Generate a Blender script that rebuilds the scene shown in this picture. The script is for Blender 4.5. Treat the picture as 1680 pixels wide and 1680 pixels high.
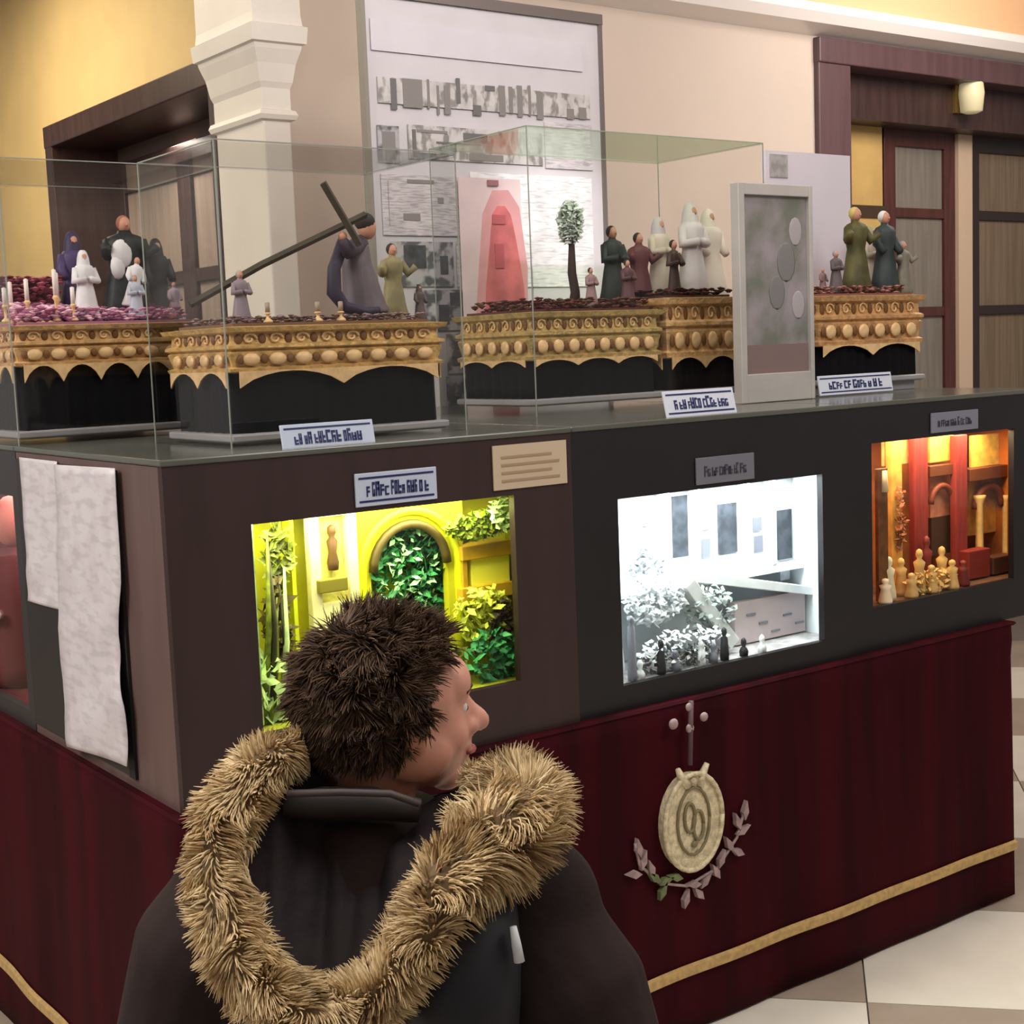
import bpy, bmesh, math, random
from mathutils import Vector, Matrix, noise
random.seed(7)
S = bpy.context.scene
COL = S.collection
for o in list(bpy.data.objects): bpy.data.objects.remove(o)

# ---------------------------------------------------------------- camera
F_PX = 2369.08
CAM = Vector((-0.9868, -2.3580, 1.5815))
FW = Vector((0.58829, 0.80070, -0.11312)).normalized()
RT = Vector((0.80265, -0.59519, -0.03871)).normalized()
UP = RT.cross(FW)
cd = bpy.data.cameras.new('camera'); cam = bpy.data.objects.new('camera', cd); COL.objects.link(cam)
cd.sensor_fit = 'HORIZONTAL'; cd.sensor_width = 36.0; cd.lens = 36.0 * F_PX / 1680.0
cd.clip_start = 0.05; cd.clip_end = 60
m3 = Matrix((RT, UP, -FW)).transposed()
cam.matrix_world = Matrix.Translation(CAM) @ m3.to_4x4()
S.camera = cam

def ray(px, py): return FW + RT * ((px - 840) / F_PX) - UP * ((py - 840) / F_PX)
def onY(px, py, Y):
    d = ray(px, py); return CAM + d * ((Y - CAM.y) / d.y)
def onX(px, py, X):
    d = ray(px, py); return CAM + d * ((X - CAM.x) / d.x)
def atD(px, py, D): return CAM + ray(px, py) * D

# ---------------------------------------------------------------- world, lights, exposure
w = bpy.data.worlds.new('world'); S.world = w; w.use_nodes = True
w.node_tree.nodes['Background'].inputs[0].default_value = (1.0, 0.92, 0.86, 1)
w.node_tree.nodes['Background'].inputs[1].default_value = 0.30
S.view_settings.view_transform = 'Standard'; S.view_settings.look = 'None'
S.view_settings.gamma = 1; S.view_settings.use_curve_mapping = False
S.view_settings.exposure = 0.0

def area(name, loc, target, size, power, col=(1, .95, .9), sy=None):
    l = bpy.data.lights.new(name, 'AREA'); l.energy = power; l.color = col
    l.size = size
    if sy: l.shape = 'RECTANGLE'; l.size_y = sy
    o = bpy.data.objects.new(name, l); COL.objects.link(o); o.location = loc
    o.rotation_euler = (Vector(target) - Vector(loc)).to_track_quat('-Z', 'Y').to_euler()
    return o
area('overhead_light', (-2.6, 0.6, 3.35), (-0.2, 0.6, 0.8), 1.6, 140, (1, .95, .9))
area('overhead_light', (-0.1, -1.3, 3.5), (0.3, -0.3, 0), 1.3, 36, (1, .95, .90))
area('overhead_light', (2.3, -2.2, 3.45), (2.2, -1.2, 0), 1.6, 55, (1, .96, .92))
area('overhead_light', (4.6, 0.7, 3.4), (4.8, 2.0, 1.5), 1.2, 62, (1, .91, .85))
area('overhead_light', (1.5, 0.0, 3.5), (2.0, 2.25, 2.1), 1.0, 27, (1, .93, .90))  # added area light, brightens the back wall and the board
area('overhead_light', (0.2, 4.2, 3.4), (0.4, 4.0, 0), 1.2, 60, (1, .86, .62))
area('room_fill', (6.0, 3.9, 2.9), (6.0, 3.9, 0), 1.0, 22, (1, .86, .70))
area('room_fill', (2.9, 4.6, 2.8), (2.6, 4.4, 0), 0.8, 10, (1, .9, .8))
area('room_fill', (1.68, 3.8, 2.55), (1.75, 3.8, 0), .2, 12, (1, .88, .75), 1.2)  # added inside the doorway reveal to brighten the door panes

# ---------------------------------------------------------------- materials
_m = {}
def mat(name, col, rough=.6, var=0.0, vs=8.0, metal=0.0, bump=0.0, bs=60.0, stretch=(1, 1, 1), col2=None, spec=.5, sheen=0, emit=None, es=0):
    if name in _m: return _m[name]
    m = bpy.data.materials.new(name); m.use_nodes = True; nt = m.node_tree; N = nt.nodes; L = nt.links
    b = N['Principled BSDF']
    b.inputs['Roughness'].default_value = rough; b.inputs['Metallic'].default_value = metal
    b.inputs['Specular IOR Level'].default_value = spec
    if sheen: b.inputs['Sheen Weight'].default_value = sheen
    def lin(c): return tuple(((x / 12.92) if x <= .04045 else ((x + .055) / 1.055) ** 2.4) for x in c)
    c1 = lin(col)
    if var > 0 or col2:
        tc = N.new('ShaderNodeTexCoord'); mp = N.new('ShaderNodeMapping'); mp.inputs['Scale'].default_value = stretch
        nz = N.new('ShaderNodeTexNoise'); nz.inputs['Scale'].default_value = vs; nz.inputs['Detail'].default_value = 4
        rp = N.new('ShaderNodeValToRGB')
        c2 = lin(col2) if col2 else tuple(x * (1 - var) for x in c1)
        rp.color_ramp.elements[0].position = .38; rp.color_ramp.elements[1].position = .62
        rp.color_ramp.elements[0].color = (*c2, 1); rp.color_ramp.elements[1].color = (*c1, 1)
        L.new(tc.outputs['Object'], mp.inputs[0]); L.new(mp.outputs[0], nz.inputs['Vector'])
        L.new(nz.outputs['Fac'], rp.inputs[0]); L.new(rp.outputs[0], b.inputs['Base Color'])
    else:
        b.inputs['Base Color'].default_value = (*c1, 1)
    if bump > 0:
        tc = N.new('ShaderNodeTexCoord'); nz = N.new('ShaderNodeTexNoise'); nz.inputs['Scale'].default_value = bs; nz.inputs['Detail'].default_value = 5
        bp = N.new('ShaderNodeBump'); bp.inputs['Strength'].default_value = bump; bp.inputs['Distance'].default_value = .01
        L.new(tc.outputs['Object'], nz.inputs['Vector']); L.new(nz.outputs['Fac'], bp.inputs['Height']); L.new(bp.outputs[0], b.inputs['Normal'])
    if emit:
        b.inputs['Emission Color'].default_value = (*lin(emit), 1); b.inputs['Emission Strength'].default_value = es
    _m[name] = m; return m

def glass_mat(name='glass', tint=(.96, .99, .97), tr=.94):
    if name in _m: return _m[name]
    m = bpy.data.materials.new(name); m.use_nodes = True; nt = m.node_tree; N = nt.nodes; L = nt.links
    N.remove(N['Principled BSDF']); out = N['Material Output']
    t = N.new('ShaderNodeBsdfTransparent'); t.inputs[0].default_value = (*tint, 1)
    g = N.new('ShaderNodeBsdfGlossy'); g.inputs['Roughness'].default_value = .03
    lw = N.new('ShaderNodeLayerWeight'); lw.inputs['Blend'].default_value = .5
    fr = N.new('ShaderNodeMath'); fr.operation = 'POWER'; fr.inputs[1].default_value = 5
    f3 = N.new('ShaderNodeMath'); f3.operation = 'MULTIPLY_ADD'; f3.inputs[1].default_value = .7; f3.inputs[2].default_value = .022
    L.new(lw.outputs['Facing'], fr.inputs[0]); L.new(fr.outputs[0], f3.inputs[0]); fr = f3
    mx = N.new('ShaderNodeMixShader')
    L.new(fr.outputs[0], mx.inputs[0]); L.new(t.outputs[0], mx.inputs[1]); L.new(g.outputs[0], mx.inputs[2]); L.new(mx.outputs[0], out.inputs[0])
    _m[name] = m; return m

def print_mat(name, paper=(.86, .84, .84), ink=(.45, .43, .44), sx=60, sz=150, thr=.5, blotch=0.0, ink2=None, rot=0):
    """unreadable columns of small print on paper"""
    if name in _m: return _m[name]
    m = bpy.data.materials.new(name); m.use_nodes = True; nt = m.node_tree; N = nt.nodes; L = nt.links
    b = N['Principled BSDF']; b.inputs['Roughness'].default_value = .45
    def lin(c): return tuple(((x / 12.92) if x <= .04045 else ((x + .055) / 1.055) ** 2.4) for x in c)
    tc = N.new('ShaderNodeTexCoord'); mp = N.new('ShaderNodeMapping'); mp.inputs['Scale'].default_value = (sx, sx, sz)
    nz = N.new('ShaderNodeTexNoise'); nz.inputs['Scale'].default_value = 1; nz.inputs['Detail'].default_value = 2
    rp = N.new('ShaderNodeValToRGB'); e = rp.color_ramp.elements
    e[0].position = thr - .06; e[0].color = (*lin(ink), 1); e[1].position = thr + .06; e[1].color = (*lin(paper), 1)
    L.new(tc.outputs['Object'], mp.inputs[0]); L.new(mp.outputs[0], nz.inputs['Vector']); L.new(nz.outputs['Fac'], rp.inputs[0])
    last = rp.outputs[0]
    n2 = N.new('ShaderNodeTexNoise'); n2.inputs['Scale'].default_value = 14; n2.inputs['Detail'].default_value = 3
    L.new(tc.outputs['Object'], n2.inputs['Vector'])
    r2 = N.new('ShaderNodeValToRGB'); e = r2.color_ramp.elements
    e[0].position = .45; e[0].color = (1, 1, 1, 1); e[1].position = .6; e[1].color = (*(lin(ink2) if ink2 else (.55, .54, .54)), 1)
    L.new(n2.outputs['Fac'], r2.inputs[0])
    mx = N.new('ShaderNodeMixRGB'); mx.blend_type = 'MULTIPLY'; mx.inputs[0].default_value = max(blotch, .35)
    L.new(last, mx.inputs[1]); L.new(r2.outputs[0], mx.inputs[2]); L.new(mx.outputs[0], b.inputs['Base Color'])
    _m[name] = m; return m

def hair_mat(name, root, tip, zs=None):
    if name in _m: return _m[name]
    m = mat(name, tip, .75, var=.3, vs=30, col2=root, spec=.25)
    return m

# ---------------------------------------------------------------- mesh collector
class M:
    def __init__(s): s.v = []; s.f = []
    def add(s, vs, fs):
        n = len(s.v); s.v += [tuple(v) for v in vs]; s.f += [tuple(i + n for i in f) for f in fs]; return s
    def box(s, x0, x1, y0, y1, z0, z1, bev=0):
        if x0 > x1: x0, x1 = x1, x0
        if y0 > y1: y0, y1 = y1, y0
        if z0 > z1: z0, z1 = z1, z0
        return s.add([(x0, y0, z0), (x1, y0, z0), (x1, y1, z0), (x0, y1, z0), (x0, y0, z1), (x1, y0, z1), (x1, y1, z1), (x0, y1, z1)],
                     [(3, 2, 1, 0), (4, 5, 6, 7), (0, 1, 5, 4), (1, 2, 6, 5), (2, 3, 7, 6), (3, 0, 4, 7)])
    def tube(s, pts, r, n=8, cap=True):
        pts = [Vector(p) for p in pts]; k = len(pts)
        rr = r if isinstance(r, (list, tuple)) else [r] * k
        vs = []; fs = []
        prev = None
        for i, p in enumerate(pts):
            t = (pts[min(i + 1, k - 1)] - pts[max(i - 1, 0)]).normalized()
            if prev is None:
                a = Vector((0, 0, 1)) if abs(t.z) < .9 else Vector((1, 0, 0))
                u = t.cross(a).normalized()
            else:
                u = (prev - t * prev.dot(t)).normalized()
            prev = u; v = t.cross(u)
            for j in range(n):
                an = 2 * math.pi * j / n; vs.append(p + (u * math.cos(an) + v * math.sin(an)) * rr[i])
        for i in range(k - 1):
            for j in range(n):
                a = i * n + j; b = i * n + (j + 1) % n; fs.append((a, b, b + n, a + n))
        if cap: fs.append(tuple(range(n))[::-1]); fs.append(tuple(range((k - 1) * n, k * n)))
        return s.add(vs, fs)
    def sph(s, c, r, nu=12, nv=8, R=None):
        if not isinstance(r, (tuple, list)): r = (r, r, r)
        c = Vector(c); vs = []; fs = []
        for i in range(1, nv):
            ph = math.pi * i / nv
            for j in range(nu):
                th = 2 * math.pi * j / nu
                p = Vector((r[0] * math.sin(ph) * math.cos(th), r[1] * math.sin(ph) * math.sin(th), r[2] * math.cos(ph)))
                if R: p = R @ p
                vs.append(c + p)
        t = Vector((0, 0, r[2])); t = R @ t if R else t
        vs.append(c + t); vs.append(c - t); T = len(vs) - 2
        for i in range(nv - 2):
            for j in range(nu):
                a = i * nu + j; b = i * nu + (j + 1) % nu; fs.append((a, a + nu, b + nu, b))
        for j in range(nu):
            fs.append((T, j, (j + 1) % nu)); a = (nv - 2) * nu; fs.append((T + 1, a + (j + 1) % nu, a + j))
        return s.add(vs, fs)
    def lathe(s, c, prof, n=16, sx=1, sy=1, R=None, wob=0, wn=6):
        c = Vector(c); vs = []; fs = []
        for (r, z) in prof:
            for j in range(n):
                th = 2 * math.pi * j / n; q = r * (1 + wob * math.cos(wn * th))
                p = Vector((q * math.cos(th) * sx, q * math.sin(th) * sy, z))
                if R: p = R @ p
                vs.append(c + p)
        k = len(prof)
        for i in range(k - 1):
            for j in range(n):
                a = i * n + j; b = i * n + (j + 1) % n; fs.append((a, b, b + n, a + n))
        fs.append(tuple(range(n))[::-1]); fs.append(tuple(range((k - 1) * n, k * n)))
        return s.add(vs, fs)
    def rectloft(s, x0, x1, y0, y1, prof, close=True):
        vs = []; fs = []
        for (o, z) in prof: vs += [(x0 - o, y0 - o, z), (x1 + o, y0 - o, z), (x1 + o, y1 + o, z), (x0 - o, y1 + o, z)]
        k = len(prof)
        for i in range(k - 1):
            for j in range(4):
                a = i * 4 + j; b = i * 4 + (j + 1) % 4; fs.append((a, b, b + 4, a + 4))
        if close: fs.append((3, 2, 1, 0)); fs.append(tuple(range((k - 1) * 4, k * 4)))
        return s.add(vs, fs)
    def prism(s, pts, off):
        """polygon pts (3D) extruded by vector off"""
        n = len(pts); off = Vector(off); vs = [Vector(p) for p in pts] + [Vector(p) + off for p in pts]
        fs = [tuple(range(n))[::-1], tuple(range(n, 2 * n))] + [(i, (i + 1) % n, (i + 1) % n + n, i + n) for i in range(n)]
        return s.add(vs, fs)
    def grid(s, fn, nu, nv):
        vs = [fn(i / nu, j / nv) for j in range(nv + 1) for i in range(nu + 1)]
        fs = [(j * (nu + 1) + i, j * (nu + 1) + i + 1, (j + 1) * (nu + 1) + i + 1, (j + 1) * (nu + 1) + i) for j in range(nv) for i in range(nu)]
        return s.add(vs, fs)

def link(o, parent=None):
    COL.objects.link(o)
    if parent is not None: o.parent = parent
    return o
def wloc(p):
    v = Vector(p.location)
    while p.parent: p = p.parent; v += Vector(p.location)
    return v
def obj(name, mm, material, parent=None, smooth=False, bev=0, solid=0, org=None, fixn=True):
    """one mesh; world coordinates are turned into the parent's frame"""
    me = bpy.data.meshes.new(name)
    if org is None and parent is None:
        xs = [v[0] for v in mm.v]; ys = [v[1] for v in mm.v]; zs = [v[2] for v in mm.v]
        org = ((min(xs) + max(xs)) / 2, (min(ys) + max(ys)) / 2, min(zs))
    base = Vector(org) if parent is None else wloc(parent)
    me.from_pydata([(v[0] - base.x, v[1] - base.y, v[2] - base.z) for v in mm.v], [], mm.f)
    if fixn:
        bm = bmesh.new(); bm.from_mesh(me); bmesh.ops.recalc_face_normals(bm, faces=bm.faces); bm.to_mesh(me); bm.free()
    me.materials.append(material)
    if smooth:
        for p in me.polygons: p.use_smooth = True
    me.update()
    o = bpy.data.objects.new(name, me); link(o, parent)
    if parent is None: o.location = base
    if bev:
        b = o.modifiers.new('bevel', 'BEVEL'); b.width = bev; b.segments = 2; b.limit_method = 'ANGLE'
    if solid:
        b = o.modifiers.new('solidify', 'SOLIDIFY'); b.thickness = solid; b.offset = 0
    return o
def thing(name, label, cat, loc, group=None):
    o = bpy.data.objects.new(name, None); COL.objects.link(o); o.location = loc; o.empty_display_size = .05
    o['label'] = label; o['category'] = cat
    if group: o['group'] = group
    return o
def tag(o, label, cat, group=None, kind=None):
    o['label'] = label; o['category'] = cat
    if group: o['group'] = group
    if kind: o['kind'] = kind
    return o
def struct(name, mm, m, label, cat, **k):
    o = obj(name, mm, m, **k); o['kind'] = 'structure'; o['label'] = label; o['category'] = cat; return o
def remesh(o, vox, sm=0, fac=.5):
    r = o.modifiers.new('remesh', 'REMESH'); r.mode = 'VOXEL'; r.voxel_size = vox; r.use_smooth_shade = True
    if sm:
        s = o.modifiers.new('smooth', 'SMOOTH'); s.iterations = sm; s.factor = fac
    return o
def dup_child(src, parent, wpos, rotz=0, scale=None):
    c = src.copy(); COL.objects.link(c); c.parent = parent
    c.location = Vector(wpos) - wloc(parent); c.rotation_euler = (0, 0, rotz)
    if scale: c.scale = scale
    return c

# ================================================================ ROOM
wall_c = mat('ochre wall paint', (.86, .75, .53), .75, var=.10, vs=2.5)
wall_b = mat('pale beige wall paint', (.81, .745, .69), .7, var=.05, vs=2)
wood_d = mat('dark walnut frame', (.26, .17, .16), .4, var=.35, vs=6, stretch=(6, 6, .6))
wood_r = mat('reddish brown door wood', (.33, .17, .15), .4, var=.3, vs=6, stretch=(6, 6, .6))
cream = mat('cream plaster', (.93, .90, .86), .5, var=.06, vs=5)
WX, WY = 1.5, 2.25
struct('ceiling', M().box(-7, 10, -7, 10, 3.62, 3.75), mat('ceiling paint', (.93, .89, .84), .8), 'off-white ceiling', 'ceiling')
# floor: tiles as pieces laid at 42 degrees
fb = struct('floor', M().box(-7, 10, -7, 10, -.12, -.012), mat('tile bed', (.45, .41, .38), .9), 'pale checkered stone tile floor', 'floor')
tA = mat('cream marble tile', (.90, .87, .82), .22, var=.08, vs=5); tB = mat('tan marble tile', (.68, .62, .56), .22, var=.12, vs=5)
ts = .60; a0 = math.radians(42.3); cu = Vector((math.cos(a0), math.sin(a0))); cv = Vector((-math.sin(a0), math.cos(a0)))
o0 = Vector((1.60, -.187))
tm = M(); g = .002; tm.box(g, ts - g, g, ts - g, -.012, 0)
protA = None; protB = None
for i in range(-9, 17):
    for j in range(-15, 8):
        p = o0 + cu * (i * ts) + cv * (j * ts)
        if not (-2.2 < p.x < 8.0 and -3.4 < p.y < 1.7): continue
        light = (i + j) % 2 == 1
        pr = protA if light else protB
        if pr is None:
            t = obj('tile', tm, tA if light else tB, fb)
            t.data.transform(Matrix.Translation(wloc(fb)))      # tile mesh about its own corner
            if light: protA = t
            else: protB = t
        else:
            t = pr.copy(); COL.objects.link(t); t.parent = fb
        t.location = Vector((p.x, p.y, 0)) - wloc(fb); t.rotation_euler = (0, 0, a0)

# left wall (plane X=WX) with a doorway, and its frame
OY0, OY1, OZ = 2.80, 4.70, 2.72
wl = M().box(WX, WX + .35, WY + .35, OY0, 0, 3.62).box(WX, WX + .35, OY1, 9, 0, 3.62).box(WX, WX + .35, OY0, OY1, OZ, 3.62)
struct('wall_left', wl, wall_c, 'ochre yellow wall around the left doorway', 'wall')
d1 = thing('door_1', 'dark glazed double door inside the left doorway of the yellow wall', 'door', (WX + .3, 3.85, 0)); d1['kind'] = 'structure'
fr = M(); t = .05
fr.box(WX - .02, WX + .36, OY1 - .09, OY1, 0, OZ).box(WX - .02, WX + .36, OY0, OY0 + .06, 0, OZ).box(WX - .023, WX + .363, OY0 - .003, OY1 + .003, OZ - .10, OZ + .003)
obj('door_frame', fr, wood_d, d1, bev=.006)
curtain = mat('grey brown curtain behind glass', (.60, .53, .49), .8, var=.18, vs=5, stretch=(8, 8, .5))
XD = WX + .30
lv = []
for (ya, yb) in ((OY0 + .06, 3.84), (3.84, OY1 - .09)):
    lf = M().box(XD, XD + .05, ya, ya + .07, 0, 2.46).box(XD, XD + .05, yb - .07, yb, 0, 2.46)
    for zz in (.0, .86, 1.40, 1.93, 2.40): lf.box(XD + .002, XD + .048, ya + .07, yb - .07, zz, zz + (.06 if zz else .25))
    l = obj('door_leaf', lf, wood_d, d1, bev=.004)
    for z0, z1 in ((.25, .86), (.92, 1.40), (1.46, 1.93), (1.99, 2.40)):
        obj('pane', M().box(XD + .02, XD + .03, ya + .07, yb - .07, z0, z1), curtain, l)
obj('transom_rail', M().box(XD - .03, XD + .06, OY0 + .06, OY1 - .09, 2.46, 2.54), wood_d, d1, bev=.004)
obj('transom_panel', M().box(XD + .01, XD + .03, OY0 + .06, OY1 - .09, 2.54, OZ - .10), mat('brown transom', (.42, .34, .31), .5), d1)

# right wall (plane Y=WY)
RX0, RX1, RZ = 4.21, 7.3, 2.93
wr = M().box(WX + .0, RX0, WY, WY + .35, 0, 3.62).box(RX1, 10, WY, WY + .35, 0, 3.62).box(RX0, RX1, WY, WY + .35, RZ, 3.62)
struct('wall_back', wr, wall_b, 'pale beige wall behind the displays', 'wall')
struct('trim_1', M().prism([(1.9, WY - .11, 2.97), (1.9, WY, 2.94), (1.9, WY, 3.06), (1.9, WY - .13, 3.05), (1.9, WY - .14, 3.01)], (8.0, 0, 0)), mat('glossy white moulding', (.95, .92, .90), .2), 'glossy white moulding along the top of the beige wall', 'moulding')
struct('wall_upper', M().box(1.9, 10, WY - .10, WY, 3.06, 3.62), mat('peach wall paint', (.92, .74, .56), .6), 'peach wall band above the white moulding', 'wall')
d2 = thing('door_2', 'wide dark wooden doorway with glazed leaves right of the beige wall', 'door', (5.6, WY + .2, 0)); d2['kind'] = 'structure'
fr = M().box(RX0, RX0 + .22, WY - .03, WY + .36, 0, RZ).box(RX1 - .12, RX1, WY - .03, WY + .36, 0, RZ)
fr.box(RX0 - .003, RX1 + .003, WY - .04, WY + .10, RZ - .11, RZ + .003)
obj('door_frame', fr, mat('mauve brown door frame', (.36, .26, .27), .4, var=.2, vs=4, stretch=(6, 6, .6)), d2, bev=.006)
obj('door_head', M().box(RX0 + .22, RX1 - .12, WY + .10, WY + .34, RZ - .32, RZ), wood_d, d2)
def leaf(x0, x1, y, zt, rails, wd, panes, fwid, pm, nm='door_leaf'):
    lf = M().box(x0, x0 + fwid, y, y + .05, 0, zt).box(x1 - fwid, x1, y, y + .05, 0, zt).box(x0, x1, y + .001, y + .049, zt - .09, zt).box(x0, x1, y + .001, y + .049, 0, .25)
    for zz in rails: lf.box(x0 + fwid, x1 - fwid, y + .004, y + .046, zz, zz + .05)
    l = obj(nm, lf, wd, d2, bev=.004)
    zs = [.25] + [q for r_ in rails for q in (r_, r_ + .05)] + [zt - .09]
    for k in range(0, len(zs), 2): obj('pane', M().box(x0 + fwid, x1 - fwid, y + .02, y + .03, zs[k], zs[k + 1]), pm, l)
YD = WY + .26
pA = mat('greenish grey curtain pane', (.50, .47, .43), .6, var=.2, vs=5, stretch=(8, 8, .6))
pB = mat('tan pleated curtain', (.50, .43, .35), .7, var=.25, vs=5, stretch=(14, 14, .4))
leaf(5.02, 5.60, YD, 2.62, (1.14, 1.66, 2.17), wood_r, 3, .09, pA)
leaf(5.72, 6.9, YD, 2.62, (1.14, 1.66, 2.17), mat('black brown door wood', (.17, .12, .11), .4), 3, .09, pB)
obj('door_post', M().box(5.60, 5.72, YD - .02, YD + .07, 0, 2.75), mat('cream door post', (.80, .70, .60), .5), d2)
obj('door_jamb', M().box(4.72, 4.98, YD - .02, YD + .06, 0, 2.70), mat('gold yellow jamb', (.80, .66, .40), .5, var=.15, vs=5), d2)
obj('jamb_band', M().box(4.70, 5.0, YD - .03, YD - .005, 2.16, 2.22), mat('dark bronze', (.25, .19, .12), .4), d2)
lc = onY(1583, 185, WY + .06)
lamp = thing('wall_lamp', 'small cream lamp at the head of the black framed door', 'lamp', tuple(lc))
obj('backplate', M().box(lc.x - .05, lc.x + .05, WY + .080, WY + .099, lc.z, lc.z + .2), mat('brass', (.6, .5, .3), .3, metal=.8), lamp)
obj('lamp_shade', M().lathe((lc.x, WY + .02, lc.z - .01), [(.03, 0), (.055, .01), (.065, .10), (.055, .18), (.04, .21)], 16), mat('lamp shade', (.86, .82, .66), .4, emit=(1, .93, .75), es=.15), lamp, smooth=True)
struct('wall_far_right', M().box(4, 9.5, 4.6, 4.7, 0, 3.62), wall_b, 'far wall of the room beyond the right doorway', 'wall')
struct('wall_far_left', M().box(4.6, 4.7, 2.6, 9, 0, 3.62), wall_b, 'far wall of the room beyond the left doorway', 'wall')

# corner pillar
plr = thing('corner_pillar', 'cream square pillar with moulded capital at the corner of the yellow wall', 'pillar', (1.5, 2.5, 0)); plr['kind'] = 'structure'
px0, px1, py0, py1 = 1.35, 1.455, 2.16, 2.53
obj('shaft', M().box(px0, px1, py0, py1, 0, 2.39), cream, plr, bev=.006)
obj('capital', M().rectloft(px0, px1, py0, py1, [(0, 2.380), (.014, 2.385), (.020, 2.400), (.014, 2.415), (.002, 2.420), (.002, 2.490), (.010, 2.510), (.020, 2.570), (.035, 2.615), (.038, 2.630), (.05, 2.635), (.055, 2.690), (.042, 2.695), (.038, 2.730), (.034, 3.62)]), cream, plr)

# ================================================================ DISPLAY CASES (dioramas)
TT = .78; ZT = 1.40
brown = mat('dark brown laminate', (.22, .15, .15), .42, var=.15, vs=5, stretch=(5, 5, .5))
brown_lit = mat('lit brown laminate', (.40, .315, .30), .38, var=.15, vs=5, stretch=(5, 5, .5))  # brown lightened for the sides: light from the left put into the colour
black = mat('black painted board', (.10, .092, .105), .42, var=.15, vs=9)
topm = mat('grey green glossy top', (.36, .37, .34), .16, var=.12, vs=3)
glass = glass_mat()
def case(name, label, x0, x1, y0, y1, win, m, depth, side_m=None, inner=None, face='Y'):
    """cabinet with a window (a0,a1,z0,z1) in its front and a lined niche behind it"""
    root = thing(name, label, 'display case', ((x0 + x1) / 2, (y0 + y1) / 2, TT))
    a0_, a1_, z0, z1 = win; th = .018
    def bx(mm, a, b, d0, d1, za, zb):
        if face == 'Y': mm.box(a, b, y0 + d0, y0 + d1, za, zb)
        else: mm.box(x0 + d0, x0 + d1, a, b, za, zb)
        return mm
    A0, A1 = (x0, x1) if face == 'Y' else (y0, y1)
    fp = M(); bx(fp, A0, a0_, 0, th, TT, ZT); bx(fp, a1_, A1, 0, th, TT, ZT); bx(fp, a0_, a1_, 0, th, TT, z0); bx(fp, a0_, a1_, 0, th, z1, ZT)
    obj('front_panel', fp, m, root)
    if face == 'Y': sds = [M().box(x0, x0 + th, y0 + th, y1, TT, ZT - .001), M().box(x1 - th, x1, y0 + th, y1, TT, ZT - .001)]
    else: sds = [M().box(x0 + th, x1, y0, y0 + th, TT, ZT - .001), M().box(x0 + th, x1, y1 - th, y1, TT, ZT - .001)]
    for sd in sds: obj('side_panel', sd, side_m or m, root)
    obj('top_panel', M().box(x0 - (.004 if x0 < .5 else 0), x1, y0 - (.004 if face == 'Y' else 0), y1, ZT, ZT + .012), topm, root, bev=.003)
    e = .012; g_ = .05 if face == 'Y' else .015; h_ = (min(a1_ + .12, A1 - .032) - a1_) if face == 'Y' else g_; nb = M()
    bx(nb, a0_ - g_ - .01, a1_ + h_ + .01, depth, depth + .01, z0 - e, z1 + e)
    obj('niche_back', nb, inner[0], root)
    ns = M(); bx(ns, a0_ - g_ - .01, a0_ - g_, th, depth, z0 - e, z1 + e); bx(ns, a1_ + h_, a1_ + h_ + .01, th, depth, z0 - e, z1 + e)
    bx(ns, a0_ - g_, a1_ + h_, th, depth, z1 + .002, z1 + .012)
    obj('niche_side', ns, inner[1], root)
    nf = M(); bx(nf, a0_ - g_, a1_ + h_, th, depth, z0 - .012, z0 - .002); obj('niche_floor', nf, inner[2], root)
    gm = M(); bx(gm, a0_ - .01, a1_ + .01, th + .001, th + .005, z0 - .01, z1 + .01 - .009)
    obj('window_pane', gm, glass, root)
    return root
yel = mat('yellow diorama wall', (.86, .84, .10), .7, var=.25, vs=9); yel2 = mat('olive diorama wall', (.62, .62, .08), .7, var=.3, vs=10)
C1 = case('diorama_case', 'dark brown display case with yellow lit diorama at the corner of the table', 0, .905, 0, .785, (.163, .752, .895, 1.283), brown, .20, brown_lit, (yel, yel2, yel2))
whi = mat('white diorama wall', (.90, .93, .95), .7, var=.12, vs=14)
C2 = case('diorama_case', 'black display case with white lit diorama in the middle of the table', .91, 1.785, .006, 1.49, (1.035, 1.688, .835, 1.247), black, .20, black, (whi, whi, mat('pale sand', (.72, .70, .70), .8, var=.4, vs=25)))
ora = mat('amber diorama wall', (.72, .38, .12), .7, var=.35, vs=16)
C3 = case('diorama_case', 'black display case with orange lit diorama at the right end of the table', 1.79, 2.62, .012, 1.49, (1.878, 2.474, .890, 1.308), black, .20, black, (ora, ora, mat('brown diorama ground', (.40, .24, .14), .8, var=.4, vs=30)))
redw = mat('red diorama wall', (.45, .12, .14), .7, var=.4, vs=12)
C4 = case('diorama_case', 'dark display case on the left wing showing a pink figure in its window', .0, .905, .79, 2.6, (.83, 1.45, .82, 1.30), mat('dark grey board', (.20, .19, .19), .4), .34, None, (redw, redw, redw), face='X')

def nlight(name, loc, size, sy, power, col):
    return area(name, loc, (loc[0], loc[1], loc[2] - 1), size, power, col, sy)
nlight('niche_lamp', (.457, .075, 1.278), .55, .10, 4.6, (1, .95, .55))
nlight('niche_lamp', (1.36, .085, 1.243), .62, .10, 6.5, (.93, .97, 1))
nlight('niche_lamp', (2.20, .08, 1.303), .58, .10, 4.2, (1, .74, .46))
nlight('niche_lamp', (.17, 1.14, 1.296), .22, .5, 2.0, (1, .75, .7))

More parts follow.
